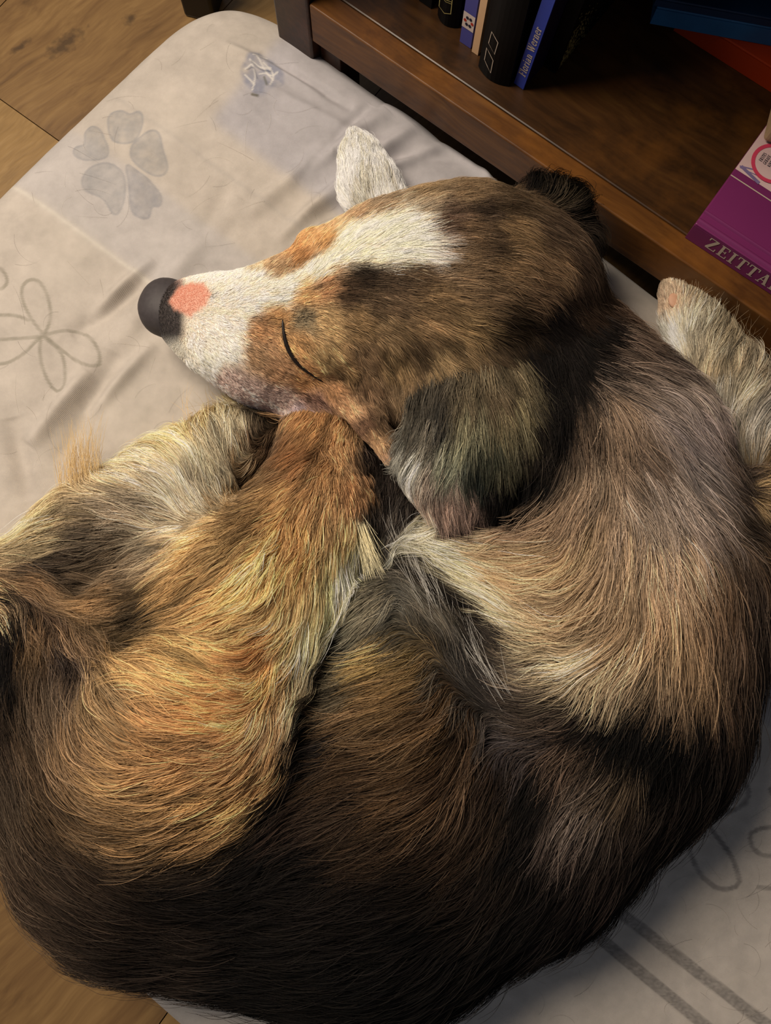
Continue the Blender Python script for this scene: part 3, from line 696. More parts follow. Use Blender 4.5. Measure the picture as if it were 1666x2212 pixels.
# closed eye: the lid bulges, the slit sinks
# the underside follows the cushion it lies on
GXX, GYY = np.meshgrid(gx, gy, indexing='ij')
det = cu[0] * cl[1] - cu[1] * cl[0]; rx_, ry_ = GXX - ctop[0], GYY - ctop[1]
Ug = (rx_ * cl[1] - ry_ * cl[0]) / det; Vg = (cu[0] * ry_ - cu[1] * rx_) / det
ia = np.interp(Ug / LENC * 2 - 1, su, np.arange(nu)); ib = np.interp(Vg / wid * 2 - 1, sv, np.arange(nv))
ZG = Zc[np.round(ia).astype(int), np.round(ib).astype(int)] + .0016
SDF = np.maximum(SDF, (np.maximum(ZG, .050))[:, :, None] - gz[None, None, :]).astype(np.float32)
def samp(Fd, P):
    q = np.stack([(P[:, 0] - GX0) / VX, (P[:, 1] - GY0) / VX, (P[:, 2] - GZ0) / VX], 1)
    q = np.clip(q, 0, np.array([NX - 1.001, NY - 1.001, NZ - 1.001])); i = q.astype(np.int64); f = (q - i).astype(np.float32)
    base = (i[:, 0] * NY + i[:, 1]) * NZ + i[:, 2]; R_ = Fd.ravel(); sx, sy = NY * NZ, NZ
    c00 = R_[base] * (1 - f[:, 2]) + R_[base + 1] * f[:, 2]; c01 = R_[base + sy] * (1 - f[:, 2]) + R_[base + sy + 1] * f[:, 2]
    c10 = R_[base + sx] * (1 - f[:, 2]) + R_[base + sx + 1] * f[:, 2]; c11 = R_[base + sx + sy] * (1 - f[:, 2]) + R_[base + sx + sy + 1] * f[:, 2]
    return (c00 * (1 - f[:, 1]) + c01 * f[:, 1]) * (1 - f[:, 0]) + (c10 * (1 - f[:, 1]) + c11 * f[:, 1]) * f[:, 0]
def grad(P, e=.004, F_=None):
    F_ = SDF if F_ is None else F_
    g = np.stack([samp(F_, P + [e, 0, 0]) - samp(F_, P - [e, 0, 0]), samp(F_, P + [0, e, 0]) - samp(F_, P - [0, e, 0]), samp(F_, P + [0, 0, e]) - samp(F_, P - [0, 0, e])], 1)
    return g / (np.linalg.norm(g, axis=1, keepdims=True) + 1e-9)
def hit(px, py, off=0.0):
    """where the sight line through a pixel meets the body"""
    a_ = W(px, py, .262); d = nrm(a_ - CAM); p = a_.copy()[None]
    for _ in range(80):
        s_ = samp(SDF, p)[0] - off
        if s_ < .0002 or p[0, 2] < .06: break
        p = p + d * max(s_ * .8, .0003)
    return p[0]
import openvdb
grid = openvdb.FloatGrid(); grid.background = .5
grid.copyFromArray(np.ascontiguousarray(SDF))
pv, qv = grid.convertToQuads(0.0)
pv = np.asarray(pv, float) * VX + np.array([GX0, GY0, GZ0]); qv = np.asarray(qv)
fn = np.cross(pv[qv[:, 1]] - pv[qv[:, 0]], pv[qv[:, 2]] - pv[qv[:, 0]])
if (fn * grad(pv[qv].mean(1))).sum() < 0: qv = qv[:, ::-1]
# ------------------------------------------------------------------ coat: x y (frame pixels), direction the hair runs, colour, length mm
COAT = {
0: '''1330 620 .8 .6 4a3424 18;1400 700 .8 .6 5a4636 22;1480 800 .75 .65 7b6a5c 26;1280 700 .6 .8 1c1512 18;1230 780 .3 .95 15100e 20
1200 900 0 1 120e0d 22;1180 1000 -.3 .95 1a1512 24;1350 800 .8 .6 7c6858 30;1400 850 .75 .65 88766a 32;1450 920 .6 .8 806f68 32;1490 980 .4 .9 74665e 32
1340 760 .85 .5 5e4a3c 28;1430 780 .8 .6 5a4a40 28;1500 900 .6 .8 7c6a62 28;1330 900 .35 .95 8a6f55 32;1300 1000 .05 1 8f765c 34;1250 1080 -.5 .85 8a6e52 34
1270 930 .1 1 5c4836 30;1380 960 .3 .95 6c5644 34;1430 1020 .3 .95 9a8676 36;1150 1130 -.9 .4 8a6f55 30;1050 1160 -1 .15 a58d6c 26;950 1170 -1 .1 b5a98c 24;890 1190 -.9 -.2 a8a088 22
1400 1080 .25 .97 8f7a66 38;1500 1080 .3 .95 7a675a 38;1580 1120 .2 1 5f4c3c 36;1450 1200 .1 1 94785a 40;1350 1180 -.05 1 a08260 40;1250 1180 -.4 .9 a5875e 38;1180 1200 -.93 .2 a88a62 34
1540 960 .5 .85 5a483c 30;1580 1040 .5 .85 4c3c30 30;1100 1230 -.97 -.15 b0926a 28;1150 1280 -.97 -.05 ab8c62 32;1250 1270 -.7 .65 a48660 38;1250 1350 -.8 .45 aa8c64 38;1300 1400 -.68 .7 b8a07a 36
1350 1300 -.1 1 9a7c58 42;1450 1300 0 1 8a6c4a 42;1540 1250 .1 1 6e5238 42;1500 1380 -.05 1 7d6040 42;1580 1320 .05 1 5a4330 42;1620 1220 .1 1 4a382c 40;1400 1400 -.25 .97 927858 38
1340 1460 -.6 .75 8e7858 30;1270 1440 -.8 .5 a08a66 30;1450 1450 -.2 .98 6a523a 38;1550 1450 -.05 1 4a3626 42;1620 1400 0 1 2e221a 40;1640 1300 0 1 3a2c22 40
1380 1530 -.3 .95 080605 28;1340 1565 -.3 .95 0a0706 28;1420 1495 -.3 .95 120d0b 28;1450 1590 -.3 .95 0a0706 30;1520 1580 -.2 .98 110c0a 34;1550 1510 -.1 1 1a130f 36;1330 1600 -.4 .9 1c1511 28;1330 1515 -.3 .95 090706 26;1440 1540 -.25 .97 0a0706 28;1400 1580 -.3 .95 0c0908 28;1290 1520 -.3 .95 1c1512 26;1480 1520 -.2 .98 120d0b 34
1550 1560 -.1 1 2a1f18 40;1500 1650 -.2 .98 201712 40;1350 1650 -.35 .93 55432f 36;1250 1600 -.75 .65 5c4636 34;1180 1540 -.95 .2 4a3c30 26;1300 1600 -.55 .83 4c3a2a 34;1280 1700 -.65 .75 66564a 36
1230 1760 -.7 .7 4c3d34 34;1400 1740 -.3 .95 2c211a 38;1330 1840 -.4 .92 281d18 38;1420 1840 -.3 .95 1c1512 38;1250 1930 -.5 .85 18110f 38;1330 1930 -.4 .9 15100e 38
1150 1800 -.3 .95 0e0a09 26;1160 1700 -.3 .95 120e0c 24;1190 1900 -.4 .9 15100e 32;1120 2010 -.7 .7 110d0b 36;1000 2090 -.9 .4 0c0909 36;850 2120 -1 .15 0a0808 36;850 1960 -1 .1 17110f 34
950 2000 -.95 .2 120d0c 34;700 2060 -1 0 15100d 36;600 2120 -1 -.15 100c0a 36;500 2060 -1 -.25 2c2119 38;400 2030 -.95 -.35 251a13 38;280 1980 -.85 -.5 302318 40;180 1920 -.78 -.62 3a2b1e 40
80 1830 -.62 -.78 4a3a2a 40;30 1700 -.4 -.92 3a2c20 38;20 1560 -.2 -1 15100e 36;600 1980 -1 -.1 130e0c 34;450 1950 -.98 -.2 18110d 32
880 1250 -.3 -.95 4c463c 20;920 1235 -.75 -.65 3a352e 22;970 1290 -.8 -.6 221d1a 22;1040 1340 -.85 -.5 231e1b 24;1100 1400 -.9 -.4 3e352e 24;1160 1450 -.97 .1 6a5a48 26
960 1215 -.9 -.35 c2b690 26;1030 1240 -.85 -.5 c9bb90 28;1080 1290 -.8 -.55 c9b78c 28;1130 1345 -.85 -.4 c9b48a 28;1190 1400 -.92 -.15 a08c68 28
900 1330 -.45 -.9 5c574c 24;950 1400 -.5 -.87 544c40 26;1000 1450 -.55 -.83 48423a 28;1050 1500 -.65 -.75 4a443e 28;1100 1560 -.9 -.35 403832 28;1100 1490 -.9 -.4 2c2624 24;1140 1600 -.98 .05 4c4240 26
830 1290 -.4 .9 7a6f58 24;780 1360 -.8 .6 6b6450 26;850 1400 -.8 .55 94763e 28;920 1430 -.7 .7 86683a 26;950 1500 -.6 .8 64482a 28;1020 1560 -.4 .92 4c3622 26;880 1480 -.85 .45 76582f 30
720 1390 -.95 .25 2c2620 26;700 1450 -1 .05 15110f 28;760 1470 -.95 .35 524733 28;670 1530 -1 .1 2c251e 26;800 1550 -.95 .35 63492b 30;900 1590 -.9 .4 644828 30;1000 1650 -.6 .8 4c3520 28;1060 1750 -.4 .92 38281a 28
730 1600 -.95 .3 241d19 30;660 1620 -.95 .3 120e0d 28;790 1660 -.95 .3 503820 32;900 1710 -.9 .4 5e4225 32;1000 1800 -.6 .8 3c2a1a 30;1080 1880 -.5 .87 241a13 30;1090 1670 -.3 .95 2c1f16 24
640 1700 -.85 .5 15110f 30;700 1750 -.92 .4 33241a 32;850 1800 -.95 .3 402d1c 34;600 1790 -.8 .6 0f0c0b 30;560 1860 -.8 .5 15110f 32;700 1870 -.98 .2 17110e 34;950 1890 -.9 .4 1e1610 34;800 1720 -.95 .3 38281a 32
795 960 .2 .95 2c211c 12;830 1040 -.3 .95 3a302a 14;815 1110 -.2 .97 463c34 14;850 1150 -.4 .9 5c544a 16;835 1205 -.3 .95 45423a 18;865 1090 -.3 .95 3c342e 14;650 1230 -.5 .87 be9252 18;720 1180 -.4 .9 c4a468 20;770 1200 -.3 .95 d8c894 30;680 920 -.3 .95 a0713c 10;740 950 -.15 1 a87c4a 9;640 970 -.4 .92 8a5c30 12;590 950 -.5 .87 4a3420 14;560 1020 -.55 .85 6a4e2c 16;700 1040 -.3 .95 b0824c 11;765 1050 -.1 1 a07040 10
620 1080 -.5 .87 b0844a 16;530 1110 -.6 .8 8c6a3c 20;650 1170 -.4 .92 c09050 16;740 1150 -.1 1 b88c54 18;790 1160 .1 1 d8cc9c 28;750 1230 -.45 .9 d8c894 34;690 1270 -.45 .9 c8aa70 34;770 1270 -.5 .87 ccbe8e 30
720 1320 -.5 .87 d0bf8c 34;670 1390 -.4 .92 d0b98a 32;650 1470 -.35 .93 c4a676 28;590 1450 -.6 .8 b88a4c 20;600 1550 -.5 .87 ba9260 24;600 1640 -.7 .7 a87c44 24;560 1250 -.5 .8 c89c5a 16;620 1320 -.5 .87 c8a468 22
500 1180 -.6 .8 b08a50 18;430 1210 -.7 .7 a07a44 20;400 1280 -.7 .7 8a6838 20;340 1320 -.85 .5 3e301e 20;300 1370 -.95 .2 4c3a22 20;240 1300 -.97 .2 7a5a34 20;450 1320 -.8 .5 a88048 18;380 1400 -.9 -.2 a07a42 20
540 1340 -.8 .5 c49c5c 16;580 1390 -.8 .4 ae783c 15;430 1430 -.95 -.35 ba9250 20;320 1470 -.88 -.48 a88048 24;500 1470 -.9 -.1 c48e4c 14;470 1560 -.9 .0 c68c48 13;380 1600 -1 -.1 b07e44 20;250 1540 -.8 -.55 8a6c44 28
150 1500 -.4 -.9 40322a 30;200 1420 -.85 -.5 6a5034 26;120 1400 -.4 -.9 4c3828 28;60 1500 -.15 -1 5c4428 30;300 1700 -1 .05 946e3e 28;450 1700 -1 .15 a07640 24;540 1720 -.9 .35 a07840 22;200 1680 -.9 -.35 7a5c3a 30
120 1620 -.6 -.8 5c4834 32;350 1800 -1 .15 74552f 30;480 1790 -.95 .3 7c5a30 26;250 1820 -.95 -.2 644a2c 34;120 1740 -.75 -.65 5c452e 36;400 1880 -1 .1 3a2b1c 32;180 1860 -.85 -.5 4c3822 36;500 1860 -.9 .3 2a1f16 30;480 1620 -.9 .2 a87c48 14
560 905 -.3 -.9 5a4c38 16;490 880 -.3 -.9 94825a 20;420 920 -.35 -.93 bc9e66 26;500 960 -.2 -1 a89878 22;440 1000 -.35 -.93 ccb890 24;380 950 -.7 -.7 c8ac72 28;300 940 -.85 -.5 c0a474 28;320 1010 -.85 -.5 c4aa80 28
400 1080 -.6 -.8 b0a084 24;250 1030 -.95 -.3 bca278 28;170 1010 -.25 -.95 d4b884 34;200 1090 -1 -.1 a88e66 28;300 1120 -.97 -.2 9c886e 26;220 1160 -1 .05 62523f 26;350 1170 -.9 .1 806f56 22;100 1080 -.75 .6 c8b07c 34
480 1060 -.4 -.9 b8a888 18;20 1160 -.8 .55 c0a874 34;110 1170 -1 .2 9c865e 28;50 1210 -1 .05 b09468 28;150 1220 -.95 .2 4c3d30 26;60 1245 -1 .1 7c6040 26;20 1290 -.85 -.4 bc9460 22;10 1370 -.3 -.95 c49e6c 22;100 1290 -.8 -.5 7a5a38 22
50 1345 -.3 -.95 14100e 34;35 1440 -.2 -.98 0e0b0c 36;12 1520 -.1 -1 0e0b0c 34;85 1450 -.25 -.97 6a4e30 28;200 1230 -.97 .2 5a4834 22;280 1210 -.9 .4 66523a 20
1620 1050 .9 .35 9a7a4c 24;1640 1150 .9 .3 6a4e30 26;1590 1100 .7 .7 3c2e22 24;1660 1200 .8 .5 7c5c38 26;1640 1000 .9 .3 a8906a 24''',
1: '''440 600 1 -.2 c4bcac 3;430 640 1 0 e89c84 1;480 610 1 -.1 dcd4c4 4;560 600 1 0 ece0ca 5;620 620 1 -.2 ecd8b8 6;680 590 1 -.45 f4e0bc 7;760 545 .9 -.4 f8e8c8 9;830 510 1 -.25 fdf2d8 11;880 520 1 0 f6ead0 12
820 545 1 -.15 f8ecd4 11;760 510 1 -.4 e4cca4 9;870 485 1 -.2 f0e2c8 11;930 545 1 .1 c8b8a8 12;500 690 .9 .2 e8dcc8 4;450 770 .8 .6 dcccb4 4;530 650 1 0 ece0cc 5;410 730 .8 .5 b0a898 2;385 690 .9 .3 6c6660 1;600 650 1 .0 e4d0b4 6
470 720 .9 .4 e8dcca 4;510 760 .8 .5 d8c4ae 4;490 820 .8 .6 c4a494 3;545 765 .8 .5 94704a 4;560 710 .9 .2 a8794a 5;600 680 .9 .1 b8884e 5;650 640 1 -.1 c49458 6;700 620 1 -.2 a8784a 7;600 790 .7 .6 9a7048 5;530 850 .8 .5 c4a494 3
640 740 .8 .5 ae8048 4;600 870 .9 .4 bc9c8c 3;650 900 .9 .4 a89498 2;680 870 .8 .5 8a6450 4;610 585 1 -.2 a8845a 5;640 560 1 -.3 a8743c 5;650 510 1 -.4 c69258 6;700 480 1 -.3 c09868 7;700 540 1 -.35 b48448 7;760 470 1 -.25 a8845c 8
820 450 1 -.2 a08462 9;900 420 1 -.1 94764e 10;900 450 1 -.05 b09878 11;1000 420 1 0 8a6c48 12;1000 500 1 0 7c5e3e 13;1100 430 1 0 5c462e 14;1100 500 1 .05 8a6a42 14;950 480 1 0 604634 12;980 570 1 .05 7c6040 13;1080 560 1 .05 8a6a44 14
1180 490 .9 .3 5a4430 16;1180 560 .95 .3 7a5c3c 16;1250 560 .9 .4 4a3626 18;1260 640 .85 .5 3c2a1c 18;1150 640 .9 .35 6e5236 16;1050 640 1 .1 7c6040 14;780 595 1 .1 35271a 8;745 630 1 .1 4a3624 8;830 610 1 .1 5c4630 9;900 600 1 .1 6c5236 11
1020 460 1 0 4a3828 12;1060 530 1 .1 5e4832 14;930 640 1 .1 8c6c44 11;700 690 .9 .35 b08c58 5;655 690 .9 .2 8c7858 4;770 690 .9 .3 8a6a40 7;840 700 .8 .5 806440 9;920 700 .9 .4 8c6c44 11;1000 710 .9 .4 98784a 13;1100 690 .9 .4 40301e 15;1180 680 .8 .5 1c1512 17
850 660 .9 .3 70563a 9;800 650 .9 .2 5e4830 8;700 780 .6 .8 ba965e 6;780 770 .5 .85 8c6c48 8;850 780 .4 .9 84673f 11;950 780 .6 .8 8a6e46 13;1050 780 .7 .7 4c3a26 15;1150 770 .6 .8 17120f 17;660 810 .8 .6 b07c44 4;720 840 .7 .7 94683e 5
900 760 .5 .85 604a30 12;1000 760 .7 .7 6e5636 14;790 850 .3 .95 8c6a48 9;860 850 .2 1 7c6242 12;740 790 .6 .8 a07c4c 7;760 880 .7 .7 c09060 5;820 940 .6 .8 bc9060 5;845 990 .5 .85 b48c68 5;780 910 .7 .7 6c4c34 5;850 910 .2 1 5c4630 12;880 950 0 1 2c2018 12;865 975 .2 1 241a14 10;850 925 .2 1 4c3826 12;820 870 .4 .9 6c5236 10;570 585 1 -.2 a8845a 4;540 583 1 -.2 b8a07c 4''',
2: '''960 840 -.05 1 4c4438 20;1010 890 -.05 1 8a805e 22;960 900 -.1 1 38342e 20;1100 870 .3 .95 7c6e4a 22;1000 850 -.05 1 6a5a40 22;1080 850 .3 .95 564630 22;1130 900 .3 .95 6e6244 22;940 930 -.3 .95 665c4c 22;900 980 -.6 .8 9c9686 22;860 1020 -.7 .7 90887a 20
1000 930 -.05 1 7c7658 22;1050 950 0 1 40402f 22;1100 970 .1 1 524c36 22;1150 950 .2 1 2c241c 22;1170 890 .25 .97 1c1612 22;1030 1000 -.05 1 262c25 20;1090 1040 0 1 0f0c0c 22;1130 1050 0 1 0c0909 24;1160 1000 .1 1 0c0909 24
950 1020 -.35 .93 948270 18;900 1070 -.3 .95 a48c78 18;960 1080 -.1 1 a48470 16;1000 1090 0 1 8c7060 14;1040 1120 0 1 4c3c34 14;1080 1100 0 1 1c1512 16;980 1140 0 1 4c3c34 12;980 980 -.2 1 7c7a62 22''',
3: '''1110 420 .8 -.5 2c2018 18;1200 400 .3 -.95 0a0706 24;1260 440 .7 -.6 14100d 24;1200 455 .7 -.2 5a4a34 22;1240 470 .8 -.3 2c231a 22;1230 500 .8 .3 3c2e20 18;1280 520 .8 .5 241a14 18;1150 380 .2 -1 0c0908 22;1130 480 .9 .1 6c5638 16''',
4: '''790 420 -.05 -1 e4d8c0 13;762 290 -.05 -1 dcd0b8 9;850 420 -.4 -.9 d8ccb8 13;740 380 .2 -1 e4dac4 13''',
5: '''1465 610 .2 -1 a89478 14;1455 655 0 -1 c0a080 3;1490 640 .5 -.85 9c8c70 20;1500 720 .3 -.95 bcae92 16;1450 740 -.2 -1 b0a898 10;1540 790 .3 -.95 a8987c 20;1560 840 .3 -.95 988464 20;1600 880 .4 -.9 a8987c 24;1560 920 .2 -1 a89c88 22
1620 850 .7 -.7 8c7c64 30;1640 960 .4 -.9 aca090 24;1600 980 .3 -.95 9c8c74 22;1660 900 .6 -.8 a49888 26;1640 1060 .8 .2 8c6c40 22;1560 740 .6 -.8 8c7c60 30'''}
def tint(c):
    l = c.mean(); return (c * .84 + l * .16) * np.array([.955, 1.005, 1.06]) * (min(l, .22) / .22) ** .28 * (max(l, .22) / .22) ** .1
COATK = {}
for ly, t in COAT.items():
    R_ = [r.split() for r in t.replace('\n', ';').split(';') if r.strip()]
    xy = np.array([[float(r[0]), float(r[1])] for r in R_]); dr = np.array([[float(r[2]), float(r[3])] for r in R_])
    dr /= np.linalg.norm(dr, axis=1, keepdims=True)
    COATK[ly] = (xy, dr, np.array([tint(hexl(r[4])) for r in R_]), np.array([float(r[5]) for r in R_]) * .001)
CELL = 9; CX0, CY0 = -400, 200
cgx = np.arange(CX0, 2100, CELL); cgy = np.arange(CY0, 2500, CELL)
cGX, cGY = np.meshgrid(cgx, cgy, indexing='ij')
FIELD = {}
for ly, (xy, dr, cc, ll) in COATK.items():
    q = np.stack([cGX.ravel(), cGY.ravel()], 1)
    D2 = ((q[:, None, 0] - xy[None, :, 0]) ** 2 + (q[:, None, 1] - xy[None, :, 1]) ** 2) + 150.0
    w = D2 ** -2.6; w /= w.sum(1, keepdims=True)
    wd = D2 ** -1.8; wd /= wd.sum(1, keepdims=True)
    dirs = wd @ dr; dirs /= np.linalg.norm(dirs, axis=1, keepdims=True) + 1e-9
    FIELD[ly] = np.concatenate([w @ np.sqrt(cc), dirs, (wd @ ll)[:, None]], 1).reshape(len(cgx), len(cgy), 6).astype(np.float32)
def look(ly, px):
    x = np.clip((px[:, 0] - CX0) / CELL, 0, len(cgx) - 1.01); y = np.clip((px[:, 1] - CY0) / CELL, 0, len(cgy) - 1.01)
    i = x.astype(int); j = y.astype(int); fx = (x - i)[:, None]; fy = (y - j)[:, None]; F_ = FIELD[ly]
    return (F_[i, j] * (1 - fx) + F_[i + 1, j] * fx) * (1 - fy) + (F_[i, j + 1] * (1 - fx) + F_[i + 1, j + 1] * fx) * fy
def look_all(lay, px):
    out = np.zeros((len(px), 6), np.float32)
    for ly in FIELD:
        mk = lay == ly
        if mk.any(): out[mk] = look(ly, px[mk])
    return out
ALB = 1.55                                   # reflectance over the plain colours above
def layer_of(P):
    return np.argmin(np.stack([samp(L_, P) for L_ in LAY], 1), 1)

def poly_sd(P_, poly):
    poly = np.array(poly, float); D = np.full(len(P_), 1e9); ins = np.zeros(len(P_), bool)
    for a_, b_ in zip(poly, np.roll(poly, -1, 0)):
        d = b_ - a_; t = np.clip(((P_ - a_) @ d) / (d @ d), 0, 1); D = np.minimum(D, np.linalg.norm(P_ - a_ - t[:, None] * d, axis=1))
        c = ((a_[1] > P_[:, 1]) != (b_[1] > P_[:, 1])) & (P_[:, 0] < (b_[0] - a_[0]) * (P_[:, 1] - a_[1]) / (b_[1] - a_[1] + 1e-9) + a_[0]); ins ^= c
    return np.where(ins, -D, D)
BLAZE = [(395, 605), (450, 588), (520, 582), (560, 603), (600, 606), (645, 585), (695, 552), (740, 505), (790, 474), (850, 462), (905, 482), (925, 520), (905, 558), (840, 572), (760, 570), (700, 582), (645, 607), (598, 631), (560, 650), (530, 695), (508, 760), (470, 790), (420, 775), (385, 730)]
PINK = [(363, 652), (385, 622), (410, 612), (440, 612), (456, 635), (446, 660), (426, 672), (411, 686), (395, 676), (376, 668)]

# ------------------------------------------------------------------ dog: body mesh
dog_c = W(800, 1300, 0.0)
dog = tag(empty('dog', (dog_c[0], dog_c[1], CT)), 'long haired brown, black and white dog curled up asleep on the cushion', 'dog')
DORG = np.array([dog_c[0], dog_c[1], CT])
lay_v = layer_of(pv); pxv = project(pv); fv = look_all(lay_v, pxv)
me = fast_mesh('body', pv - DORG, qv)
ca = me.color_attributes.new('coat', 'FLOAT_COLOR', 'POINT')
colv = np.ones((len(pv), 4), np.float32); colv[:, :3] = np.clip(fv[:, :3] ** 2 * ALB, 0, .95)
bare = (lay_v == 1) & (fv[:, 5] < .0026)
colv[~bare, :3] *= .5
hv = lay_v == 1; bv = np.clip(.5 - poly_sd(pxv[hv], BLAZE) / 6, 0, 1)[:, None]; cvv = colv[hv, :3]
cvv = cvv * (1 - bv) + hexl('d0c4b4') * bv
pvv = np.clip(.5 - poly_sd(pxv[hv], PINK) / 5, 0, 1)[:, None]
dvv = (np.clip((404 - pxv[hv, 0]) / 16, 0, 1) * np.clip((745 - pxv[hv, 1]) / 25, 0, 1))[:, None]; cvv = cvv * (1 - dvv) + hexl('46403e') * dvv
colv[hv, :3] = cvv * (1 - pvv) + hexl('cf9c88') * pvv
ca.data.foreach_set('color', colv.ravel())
m, N, L, b = new_mat('undercoat', .8, .2)
at = N.new('ShaderNodeVertexColor'); at.layer_name = 'coat'; L.new(at.outputs['Color'], b.inputs['Base Color'])
tc = N.new('ShaderNodeTexCoord'); n1 = N.new('ShaderNodeTexNoise'); n1.inputs['Scale'].default_value = 500; bp = N.new('ShaderNodeBump'); bp.inputs['Strength'].default_value = .3; bp.inputs['Distance'].default_value = .0004
L.new(tc.outputs['Object'], n1.inputs['Vector']); L.new(n1.outputs['Fac'], bp.inputs['Height']); L.new(bp.outputs[0], b.inputs['Normal'])
me.materials.append(m)
body = link(bpy.data.objects.new('body', me), dog)

# ------------------------------------------------------------------ dog: fur
NF = 330000
va = pv[qv]; area_ = .5 * np.linalg.norm(np.cross(va[:, 2] - va[:, 0], va[:, 3] - va[:, 1]), axis=1)
fc = va.mean(1); fnrm = grad(fc); fl_ = layer_of(fc); fpx = project(fc); ff = look_all(fl_, fpx)
infr = (fpx[:, 0] > -60) & (fpx[:, 0] < 1740) & (fpx[:, 1] > 250) & (fpx[:, 1] < 2290)
wt = area_ * np.where(infr, 1.0, .22) * np.clip(.028 / (ff[:, 5] + .002), .8, 3.2) * np.clip(fnrm[:, 2] * 2 + 1.0, 0.0, 1.0) * (fc[:, 2] > .072)
wt *= np.where(fl_ >= 4, 1.6, 1)
# nothing grows on the nose leather
nose_c = W(335, 660, .122)
wt *= (np.linalg.norm(fc - nose_c, axis=1) > .021)
cum = np.cumsum(wt); cum /= cum[-1]
fi = np.searchsorted(cum, rng.random(NF)); r1, r2 = rng.random((2, NF, 1))
v4 = va[fi]; root = (v4[:, 0] * (1 - r1) + v4[:, 1] * r1) * (1 - r2) + (v4[:, 3] * (1 - r1) + v4[:, 2] * r1) * r2
lay = fl_[fi]; px0 = project(root)
f0 = look_all(lay, px0)
# the coat's patches break up along the hair: look the colour up a little further up or down the lock
seedn = vnoise(px0[:, 0] / 16, px0[:, 1] / 16, 41) * 2
shift = (seedn + rng.normal(0, .35, NF)) * 26 * np.clip(f0[:, 5] / .025, .15, 1.3)
side = vnoise(px0[:, 0] / 22, px0[:, 1] / 22, 42) * 24 * np.clip(f0[:, 5] / .025, .2, 1)
dd = f0[:, 3:5]
pxc = px0 + dd * shift[:, None] + np.stack([-dd[:, 1], dd[:, 0]], 1) * side[:, None]
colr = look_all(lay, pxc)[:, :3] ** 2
hd = lay == 1
jit = rng.normal(0, 1, NF)
bz = poly_sd(px0[hd], BLAZE) + jit[hd] * np.where(px0[hd, 0] > 840, 12, np.where(px0[hd, 0] > 720, 6, 3.0)); wgt = np.clip(.5 - bz / 10, 0, 1)[:, None]; whitem = np.zeros(NF); whitem[hd] = wgt[:, 0]
bzc = hexl('e4dac8') * (1 - np.clip((px0[hd, 0] - 560) / 250, 0, 1))[:, None] + hexl('f4e4c4') * np.clip((px0[hd, 0] - 560) / 250, 0, 1)[:, None]
colr[hd] = colr[hd] * (1 - wgt) + bzc * wgt
gz_ = (np.clip((408 - px0[hd, 0] + jit[hd] * 2.5 - 10 * (px0[hd, 1] < 640)) / 22, 0, 1) * np.clip((745 - px0[hd, 1]) / 25, 0, 1))[:, None] * .95
colr[hd] = colr[hd] * (1 - gz_) + hexl('383435') * .8 * gz_
pk = poly_sd(px0[hd], PINK) + jit[hd] * 2.0; wgt = np.clip(.5 - pk / 4, 0, 1)[:, None]
colr[hd] = colr[hd] * (1 - wgt) + hexl('cf9c88') * wgt
Ln = f0[:, 5] * rng.uniform(.7, 1.45, NF)
pinkm = np.zeros(NF, bool); pinkm[hd] = (pk < 0) | (px0[hd, 0] < 400); Ln[pinkm] = .0009
# locks: cells of a jittered lattice over the coat
cs = np.where(lay == 1, .0035, np.where(lay == 0, .0046, .0040))
gxi = root[:, 0] / cs; gyi = root[:, 1] / cs; bi, bj = np.floor(gxi).astype(np.int64), np.floor(gyi).astype(np.int64)
def h2(a_, b_, s_):
    n = (a_ * 374761393 + b_ * 668265263 + s_ * 974711) & 0xffffffff; n = ((n ^ (n >> 13)) * 1274126177) & 0xffffffff
    return ((n ^ (n >> 16)) & 0xffff) / 65535.0
best = np.full(NF, 1e9); cid = np.zeros(NF, np.int64)
for di in (-1, 0, 1):
    for dj in (-1, 0, 1):
        a_, b_ = bi + di, bj + dj
        D = (a_ + h2(a_, b_, 1) - gxi) ** 2 + (b_ + h2(a_, b_, 2) - gyi) ** 2
        m_ = D < best; best[m_] = D[m_]; cid[m_] = ((a_ * 100003 + b_) * 7 + lay)[m_]
_, inv = np.unique(cid, return_inverse=True)
ordr = np.lexsort((best, inv)); first = np.zeros(inv.max() + 1, np.int64); firstmask = np.r_[True, inv[ordr][1:] != inv[ordr][:-1]]
first[inv[ordr][firstmask]] = ordr[firstmask]
rep = first[inv]                              # the strand that leads each lock
ncl = len(first)
lockv = rng.normal(0, 1, ncl)[inv]; locka = rng.normal(0, 1, ncl)[inv]; lockb = rng.normal(0, 1, ncl)[inv]
strv = rng.normal(0, 1, NF)
# streaks: noise averaged along the run of the hair
lic = np.zeros(NF); 
for sg in (1, -1):
    q = px0.copy()
    for k in range(9):
        fd = look_all(lay, q)[:, 3:5] if k % 3 == 0 else fd
        q = q + sg * fd * 9; lic += vnoise(q[:, 0] / 8, q[:, 1] / 8, 61) + .6 * vnoise(q[:, 0] / 17, q[:, 1] / 17, 62)
lic = (lic - lic.mean()) / lic.std()
dark = np.where(pinkm, 0, 1 - .8 * whitem) * lic * np.where(lay == 1, .17, .29) + np.where(lay == 1, .85, 1) * (.17 * lockv + .24 * strv) * np.where(pinkm, .12, 1 - .65 * whitem)
colr = colr * np.exp(dark)[:, None]
guard = rng.random(NF) < np.where(lay == 0, .11, .03)
guard &= ~pinkm; dk = (rng.random(NF) < .10) & ~guard & ~pinkm & (whitem < .5); colr[dk] *= .45
lum = colr.mean(1)
colr[guard] = colr[guard] * 1.45 + np.array([.045, .036, .026]) * np.clip(lum[guard] / .05, .12, 1)[:, None]
warm = rng.normal(0, .025, NF); colr[:, 0] *= 1 + warm; colr[:, 2] *= 1 - warm
KP = 8
PT = np.zeros((NF, KP, 3), np.float32); PT[:, 0] = root
